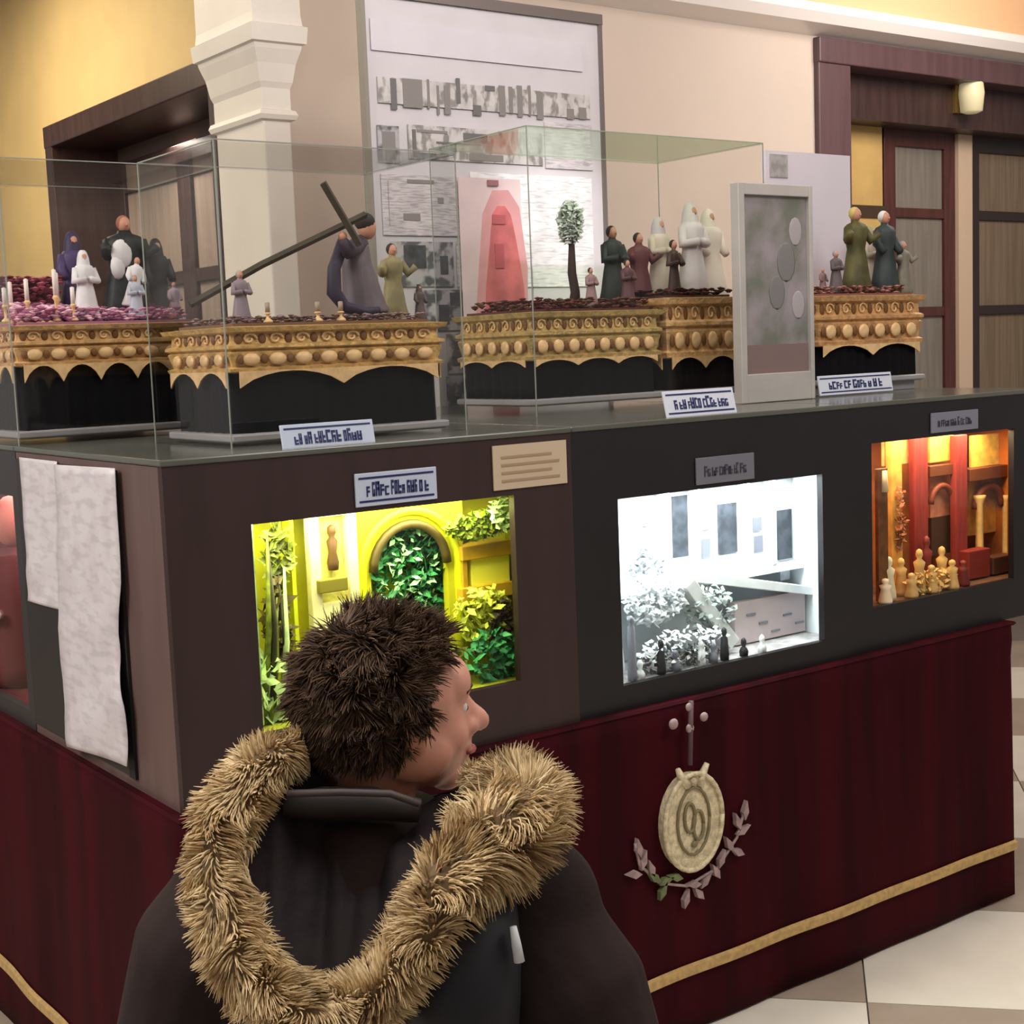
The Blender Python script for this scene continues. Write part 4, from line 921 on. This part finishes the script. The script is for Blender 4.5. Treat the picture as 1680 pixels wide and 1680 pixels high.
# glass cases
gtint = glass_mat('case glass', (.985, .985, .98))
rimg = mat('green glass edge', (.60, .62, .58), .2)
def gcase(label, x0, x1, y0, y1, z0, z1, topm_=None, edges=.0011):
    root = thing('glass_case', label, 'glass case', ((x0 + x1) / 2, (y0 + y1) / 2, z0)); t_ = .004
    obj('front_pane', M().box(x0 + t_, x1 - t_, y0, y0 + t_, z0, z1 - t_), gtint, root)
    obj('back_pane', M().box(x0 + t_, x1 - t_, y1 - t_, y1, z0, z1 - t_), gtint, root)
    obj('side_pane', M().box(x0, x0 + t_, y0, y1, z0, z1 - t_), gtint, root)
    obj('side_pane', M().box(x1 - t_, x1, y0, y1, z0, z1 - t_), gtint, root)
    obj('top_pane', M().box(x0, x1, y0, y1, z1 - t_, z1), topm_ or gtint, root)
    e = edges; q = M()
    for (x, y) in ((x0, y0), (x1, y0), (x0, y1), (x1, y1)): q.box(x - e, x + e, y - e, y + e, z0, z1)
    for y in (y0, y1): q.box(x0, x1, y - e, y + e, z1 - e, z1 + e)
    for x in (x0, x1): q.box(x - e, x + e, y0, y1, z1 - e, z1 + e)
    obj('edge_seal', q, rimg, root)
    return root
gcase('square glass case over the cross bearer float', .205, .745, yb - .05, yb + .31, zA, 1.985)
gcase('long glass case with green tinted top over the olive tree and white figures', 1.155, 1.96, yc - .06, yc + .36, zA, 2.105, glass_mat('green glass top', (.80, .90, .78)))
gcase('glass case over the far left float', 0.002, .50, ya - .035, ya + .42, zA, 2.02)

# spotlight added under the ceiling to make the glare on the newspaper board
sl = bpy.data.lights.new('glare_spot', 'SPOT'); sl.energy = 330; sl.spot_size = math.radians(13); sl.spot_blend = .9; sl.shadow_soft_size = .05; sl.color = (1, .98, .96)
so_ = bpy.data.objects.new('glare_spot', sl); COL.objects.link(so_); so_.location = (1.1, -1.2, 3.4)
so_.rotation_euler = (Vector((1.93, 1.28, 1.93)) - Vector((1.1, -1.2, 3.4))).to_track_quat('-Z', 'Y').to_euler()

# ================================================================ BOY
D0 = 1.60
def Bd(px, py, D=D0): return atD(px, py, D)
r2 = Vector((RT.x, RT.y, 0)).normalized(); f2 = Vector((FW.x, FW.y, 0)).normalized(); zU = Vector((0, 0, 1))
hc = Bd(645, 1164)
boy = thing('person', 'child with tousled brown hair in dark parka with fur trimmed hood seen from behind', 'person', (hc.x, hc.y, 0))
fa = math.radians(63)
hx = (r2 * math.sin(fa) + f2 * math.cos(fa)).normalized(); hy = zU.cross(hx)      # face direction, left of the head
tilt = Matrix.Rotation(math.radians(3), 3, hy)
HM = Matrix((hx, hy, zU)).transposed(); HM = tilt @ HM
def H(x, y, z): return hc + HM @ (Vector((x, y, z)) * .94)
def Hs(m, c, r, nu=20, nv=14): m.sph(H(*c), r, nu, nv, HM)
hm = M()
Hs(hm, (-.012, 0, .022), (.090, .072, .082)); Hs(hm, (.030, 0, -.020), (.058, .058, .070)); Hs(hm, (.040, 0, -.055), (.042, .044, .040)); Hs(hm, (.068, 0, -.086), (.022, .021, .018))
Hs(hm, (.060, 0, .030), (.032, .050, .036)); Hs(hm, (.078, 0, .022), (.012, .040, .010))
for s_ in (-1, 1):
    Hs(hm, (.052, s_ * .034, -.028), (.028, .022, .028)); Hs(hm, (.010, s_ * .055, -.045), (.040, .014, .030))
    Hs(hm, (-.004, s_ * .074, -.008), (.018, .008, .028)); Hs(hm, (.096, s_ * .012, -.028), (.011, .009, .009))
hm.tube([H(.080, 0, .016), H(.096, 0, -.006), H(.112, 0, -.022)], [.010, .011, .013], 10); hm.sph(H(.113, 0, -.024), .013, 10, 8)
Hs(hm, (.088, 0, -.050), (.013, .020, .008)); Hs(hm, (.085, 0, -.063), (.013, .018, .009)); Hs(hm, (.078, 0, -.036), (.010, .014, .016))
# neck, torso, arms, legs (under the clothes)
base = Vector((hc.x, hc.y, 0)); nk = H(-.02, 0, -.13)
tf = (f2 * .93 + r2 * .36).normalized(); tr_ = Vector((tf.y, -tf.x, 0))           # torso forward and its right
def T_(a, b, z): return Vector((nk.x, nk.y, 0)) + tr_ * a + tf * b + zU * z
hm.tube([H(-.012, 0, -.04), H(-.022, 0, -.10), T_(0, -.005, nk.z - .03)], [.046, .044, .055], 14)
zs_ = nk.z
TM = Matrix((tr_, tf, zU)).transposed()
hm.sph(T_(0, 0, zs_ - .14), (.155, .085, .16), 20, 14, TM); hm.sph(T_(0, 0, zs_ - .34), (.125, .085, .17), 20, 14, TM); hm.sph(T_(0, 0, zs_ - .46), (.14, .09, .11), 20, 14, TM)
arm = {}
for s_ in (-1, 1):
    sh = T_(s_ * .155, 0, zs_ - .075); el = T_(s_ * .255, -.03, zs_ - .28); wr_ = T_(s_ * .21, .12, zs_ - .46)
    arm[s_] = (sh, el, wr_)
    hm.tube([sh, el, wr_], [.042, .034, .025], 12)
    pd = (wr_ - el).normalized(); pc_ = wr_ + pd * .04
    hm.tube([wr_, pc_, wr_ + pd * .07], [.024, .030, .028], 10)
    sid = pd.cross(zU).normalized()
    for k, (o_, L_) in enumerate(((-.022, .052), (-.008, .060), (.008, .056), (.021, .044))):
        p = wr_ + pd * .07 + sid * o_; d2_ = (pd * .8 - zU * .6).normalized()
        hm.tube([p, p + pd * L_ * .45, p + pd * L_ * .45 + d2_ * L_ * .35, p + pd * L_ * .45 + d2_ * L_ * .35 - zU * L_ * .25], [.0085, .008, .0075, .006], 8)
    p = wr_ + pd * .02 - sid * .022 * s_; hm.tube([p, p - sid * .022 * s_ + pd * .02, p - sid * .026 * s_ + pd * .045], [.010, .009, .007], 8)
    hp = T_(s_ * .075, 0, zs_ - .50); kn = T_(s_ * .085, .02, .30); an = T_(s_ * .09, -.01, .07)
    hm.tube([hp, kn, an], [.072, .048, .034], 12); hm.sph(T_(s_ * .09, .05, .045), (.036, .09, .035), 14, 8, TM)
skinm = mat('warm skin', (.86, .62, .54), .5, var=.10, vs=30)
body = remesh(obj('body', hm, skinm, boy, smooth=True), .0045, 6, .5)
for s_ in (-1, 1):
    obj('eye', M().sph(H(.0722, s_ * .0305, .002), (.009, .009, .007), 12, 8, HM), mat('eye white', (.9, .88, .86), .2), boy, smooth=True)
    obj('iris', M().sph(H(.0785, s_ * .0315, .001), .0042, 10, 6), mat('brown iris', (.22, .12, .07), .2), boy, smooth=True)
    obj('eyebrow', M().tube([H(.088, s_ * .014, .022), H(.086, s_ * .030, .027), H(.074, s_ * .045, .022)], [.003, .0035, .002], 6), mat('brow hair', (.25, .17, .12), .8), boy, smooth=True)
obj('lips', M().tube([H(.089, -.018, -.057), H(.099, -.007, -.056), H(.099, .007, -.056), H(.089, .018, -.057)], [.003, .006, .006, .003], 8), mat('lip pink', (.72, .40, .38), .45), boy, smooth=True)

def strands(name, items, m_, parent, width=.0016):
    """items: list of point lists; each becomes a thin tapering three-sided blade"""
    V = []; Fc = []; base_ = wloc(parent)
    for pts in items:
        n = len(pts); st = len(V)
        for i, p in enumerate(pts):
            t_ = (pts[min(i + 1, n - 1)] - pts[max(i - 1, 0)]); 
            if t_.length < 1e-9: t_ = Vector((0, 0, 1))
            t_.normalize(); u = t_.orthogonal().normalized(); v = t_.cross(u); r_ = width * (1 - .85 * i / (n - 1))
            for a in (0, 2.094, 4.189): V.append(p + u * (math.cos(a) * r_) + v * (math.sin(a) * r_) - base_)
        for i in range(n - 1):
            for j in range(3):
                a = st + i * 3 + j; b = st + i * 3 + (j + 1) % 3; Fc.append((a, b, b + 3, a + 3))
    me = bpy.data.meshes.new(name); me.from_pydata([tuple(v) for v in V], [], Fc); me.materials.append(m_)
    for p in me.polygons: p.use_smooth = True
    o = bpy.data.objects.new(name, me); link(o, parent); o['kind'] = 'stuff'; return o
# hair cap + strands
rnd = random.Random(11)
capm = mat('brown hair mass', (.22, .16, .12), .8)
cap = M(); 
def hair_ok(d):      # d: unit direction in head frame; leave the face open
    return not (d.x > .55 and d.z < .66) and not (d.x > .05 and d.z < -.35) and d.z > -.72 and not (d.x > .30 and d.z < .50)
E_c = Vector((-.016, 0, .020)); E_r = Vector((.098, .080, .088))
vs = []; fs = []; nu, nv = 40, 26; idx = {}
for i in range(nv + 1):
    for j in range(nu):
        ph = math.pi * i / nv; th = 2 * math.pi * j / nu
        d = Vector((math.sin(ph) * math.cos(th), math.sin(ph) * math.sin(th), math.cos(ph)))
        n_ = noise.noise(d * 3.2) * .006 + noise.noise(d * 7) * .004
        k_ = .97 if hair_ok(d) else .80
        p = E_c + Vector((d.x * (E_r.x * k_ + n_), d.y * (E_r.y * k_ + n_), d.z * (E_r.z * k_ + n_))); vs.append(H(*p)); idx[i, j] = len(vs) - 1
for i in range(nv):
    for j in range(nu):
        ph = math.pi * (i + .5) / nv; th = 2 * math.pi * (j + .5) / nu
        d = Vector((math.sin(ph) * math.cos(th), math.sin(ph) * math.sin(th), math.cos(ph)))
        if hair_ok(d): fs.append((idx[i, j], idx[i + 1, j], idx[i + 1, (j + 1) % nu], idx[i, (j + 1) % nu]))
obj('hair_cap', M().add(vs, fs), capm, boy, smooth=True)
groups = {0: [], 1: [], 2: []}
crown = Vector((-.55, .05, .83)).normalized()
cnt = 0
while cnt < 14000:
    d = Vector((rnd.gauss(0, 1), rnd.gauss(0, 1), rnd.gauss(0, 1))).normalized()
    if not hair_ok(d): continue
    cnt += 1
    root = E_c + Vector((d.x * E_r.x, d.y * E_r.y, d.z * E_r.z)) * .985
    clump = Vector((noise.noise(d * 5 + Vector((3, 0, 0))), noise.noise(d * 5 + Vector((0, 7, 0))), noise.noise(d * 5 + Vector((0, 0, 5)))))
    away = (d - crown * d.dot(crown)); away = away.normalized() if away.length > 1e-3 else Vector((1, 0, 0))
    top = max(0, d.z)
    L_ = rnd.uniform(.012, .026) * (1 + .35 * top)
    dr_ = (away * .8 + d * (.16 + .22 * top) + clump * 1.9 + Vector((0, 0, -.35 * (1 - top)))).normalized()
    c2_ = (dr_ + away * .5 - Vector((0, 0, .5)) + clump * .8).normalized()
    p0 = root; p1 = p0 + dr_ * L_ * .5; p2 = p1 + (dr_ * .5 + c2_ * .5) * L_ * .4; p3 = p2 + c2_ * L_ * .3
    groups[cnt % 3].append([H(*q_) for q_ in (p0, p1, p2, p3)])
for k, c in ((0, (.36, .27, .21)), (1, (.47, .37, .28)), (2, (.26, .20, .165))):
    strands('hair', groups[k], mat('hair strand %s' % ('brown', 'light brown', 'dark brown')[k], c, .65, spec=.3), boy, .0016)

# jacket: torso and sleeves as one quilted surface
jk = M()
jk.sph(T_(0, 0, zs_ - .17), (.205, .125, .165), 24, 16, TM); jk.sph(T_(0, .0, zs_ - .36), (.195, .135, .20), 24, 16, TM); jk.sph(T_(0, 0, zs_ - .50), (.19, .13, .13), 24, 16, TM)
jk.tube([T_(0, -.01, zs_ + .02), T_(0, -.01, zs_ - .08)], [.075, .12], 18)
for s_ in (-1, 1):
    sh, el, wr_ = arm[s_]
    jk.tube([sh - tr_ * s_ * .02, sh + (el - sh) * .5 + tr_ * s_ * .01, el, el + (wr_ - el) * .9], [.090, .098, .088, .052], 16)
    jk.sph(sh + tr_ * s_ * .015 - zU * .01, .086, 16, 12)
jm = mat('dark brown parka', (.185, .135, .132), .8, spec=.2, var=.25, vs=6, bump=.3, bs=25)
jo = remesh(obj('jacket', jk, jm, boy, smooth=True), .008, 5, .5)
# navy front panel/scarf area visible by the right shoulder
nv_ = M().tube([Bd(800, 1450, 1.47), Bd(775, 1530, 1.44), Bd(762, 1620, 1.43), Bd(758, 1740, 1.43)], [.030, .050, .056, .055], 14)
obj('jacket_yoke', nv_, mat('navy black cloth', (.075, .08, .12), .6, var=.3, vs=8), boy, smooth=True)
z0_ = Bd(842, 1520, 1.40); z1_ = Bd(852, 1578, 1.40)
obj('zip_pull', M().tube([z0_, (z0_ + z1_) / 2, z1_], [.0035, .005, .0055], 8), mat('silver white plastic', (.88, .90, .92), .3), boy, smooth=True)
# trousers and shoes
tr2 = M()
for s_ in (-1, 1):
    tr2.tube([T_(s_ * .07, 0, zs_ - .50), T_(s_ * .085, .015, .30), T_(s_ * .09, -.01, .075)], [.095, .070, .058], 14)
tr2.sph(T_(0, 0, zs_ - .52), (.155, .115, .10), 18, 12, TM)
remesh(obj('trousers', tr2, mat('dark denim', (.12, .13, .19), .7, var=.2, vs=20), boy, smooth=True), .008, 4)
for s_ in (-1, 1):
    sh_ = M().sph(T_(s_ * .09, .045, .042), (.046, .11, .042), 16, 10, TM); sh_.sph(T_(s_ * .09, -.01, .07), (.045, .05, .045), 12, 8, TM)
    s1 = remesh(obj('shoe', sh_, mat('dark shoe leather', (.15, .11, .10), .5), boy, smooth=True), .005, 3)
    obj('sole', M().box(-.042, .042, -.055, .14, 0, .018), mat('rubber sole', (.8, .78, .74), .6), s1, bev=.005)
    so = s1.children[0]; so.data.transform(Matrix.Translation(wloc(s1))); so.data.transform(TM.to_4x4()); so.location = T_(s_ * .09, 0, 0) - wloc(s1)

# hood lining and fur trim
ringp = [(486, 1228, 1.545, .026), (420, 1268, 1.50, .032), (372, 1340, 1.465, .034), (362, 1430, 1.44, .034), (375, 1520, 1.42, .034), (418, 1602, 1.405, .036), (490, 1655, 1.395, .036), (570, 1662, 1.39, .034),
         (640, 1610, 1.395, .032), (695, 1530, 1.405, .036), (742, 1452, 1.42, .044), (800, 1392, 1.445, .052), (850, 1345, 1.475, .050), (862, 1308, 1.51, .044), (826, 1292, 1.545, .034), (775, 1292, 1.575, .022)]
RP = [(Bd(a, b, d), r_) for a, b, d, r_ in ringp]
def ringat(t_):
    k = t_ * (len(RP) - 1); i = min(int(k), len(RP) - 2); f = k - i
    p = [RP[max(i - 1, 0)][0], RP[i][0], RP[i + 1][0], RP[min(i + 2, len(RP) - 1)][0]]
    q_ = .5 * ((2 * p[1]) + (p[2] - p[0]) * f + (2 * p[0] - 5 * p[1] + 4 * p[2] - p[3]) * f * f + (3 * p[1] - p[0] - 3 * p[2] + p[3]) * f ** 3)
    return q_, RP[i][1] * (1 - f) + RP[i + 1][1] * f
hood = obj('hood', M(), jm, boy) if False else None
cc = Bd(590, 1400, 1.50)
def lining(u, v):
    p, r_ = ringat(u); q_ = p.lerp(cc, v)
    fx = (q_ - cc).dot(r2); q_ = q_ - f2 * (.010 * math.sin(fx * 95 + q_.z * 9) + .006 * math.sin(fx * 210)) * min(1, v * 2.5) * (1 - .4 * v)
    q_ = q_ + f2 * (.050 * math.sin(v * math.pi / 2)) + f2 * (.012 * noise.noise(Vector((q_.x * 18, q_.y * 18, q_.z * 14)))) - f2 * .008 * max(0, math.sin(u * 20 + v * 3)) * v
    return tuple(q_)
lin_m = mat('charcoal hood lining', (.165, .14, .15), .75, spec=.2, var=.3, vs=14, bump=.3, bs=40)
hood = obj('hood', M().grid(lining, 120, 24), lin_m, boy, smooth=True, solid=.006)
def outer(u, v):
    p, r_ = ringat(u); q_ = p.lerp(cc + f2 * .10 - zU * .02, v); return tuple(q_ + f2 * (.075 * math.sin(v * math.pi / 2)))
obj('hood_shell', M().grid(outer, 60, 10), jm, boy, smooth=True, solid=.004)
# seam piping and folds on the lining
obj('hood_seam', M().tube([Bd(470, 1302, 1.475), Bd(560, 1300, 1.485), Bd(640, 1302, 1.49), Bd(690, 1320, 1.49)], .004, 8), mat('grey seam', (.30, .26, .26), .6), hood, smooth=True)
obj('hood_collar', M().tube([Bd(462, 1322, 1.50), Bd(530, 1318, 1.515), Bd(610, 1318, 1.52), Bd(688, 1330, 1.515)], [.012, .018, .018, .013], 12), mat('collar cloth', (.15, .12, .12), .6), hood, smooth=True)
core = M().tube([ringat(k / 60)[0] for k in range(61)], [ringat(k / 60)[1] * .72 for k in range(61)], 12)
furr = obj('fur_trim', core, mat('fur underlayer', (.46, .38, .28), .9), boy, smooth=True)
fg = {0: [], 1: [], 2: [], 3: []}
rnd = random.Random(5)
for k in range(15000):
    t_ = rnd.random(); p, r_ = ringat(t_); p2, _ = ringat(min(t_ + .01, 1)); p1, _ = ringat(max(t_ - .01, 0)); tn = (p2 - p1).normalized()
    a = rnd.uniform(0, 2 * math.pi); u = tn.orthogonal().normalized(); v = tn.cross(u); d = u * math.cos(a) + v * math.sin(a)
    cl = Vector((noise.noise(p * 28 + d), noise.noise(p * 28 + d + Vector((9, 0, 0))), noise.noise(p * 28 + d + Vector((0, 9, 0)))))
    L_ = r_ * rnd.uniform(.55, .95)
    dirn = (d + cl * 1.1 + tn * .35 - zU * .15).normalized()
    p0 = p + d * r_ * .60; q1 = p0 + dirn * L_ * .5; q2 = q1 + (dirn + cl * .9 - zU * .35).normalized() * L_ * .35
    g_ = min(3, int((noise.noise(p * 22 + d * .8) * .5 + .5 + rnd.uniform(-.22, .22)) * 4)); g_ = max(0, g_)
    fg[g_].append([p0, q1, q2])
for k, c in ((0, (.66, .54, .40)), (1, (.84, .73, .55)), (2, (.96, .87, .70)), (3, (.78, .67, .50))):
    strands('fur', fg[k], mat('fur %s' % ('brown', 'tan', 'cream', 'straw')[k], c, .8, spec=.2), furr, .0016)
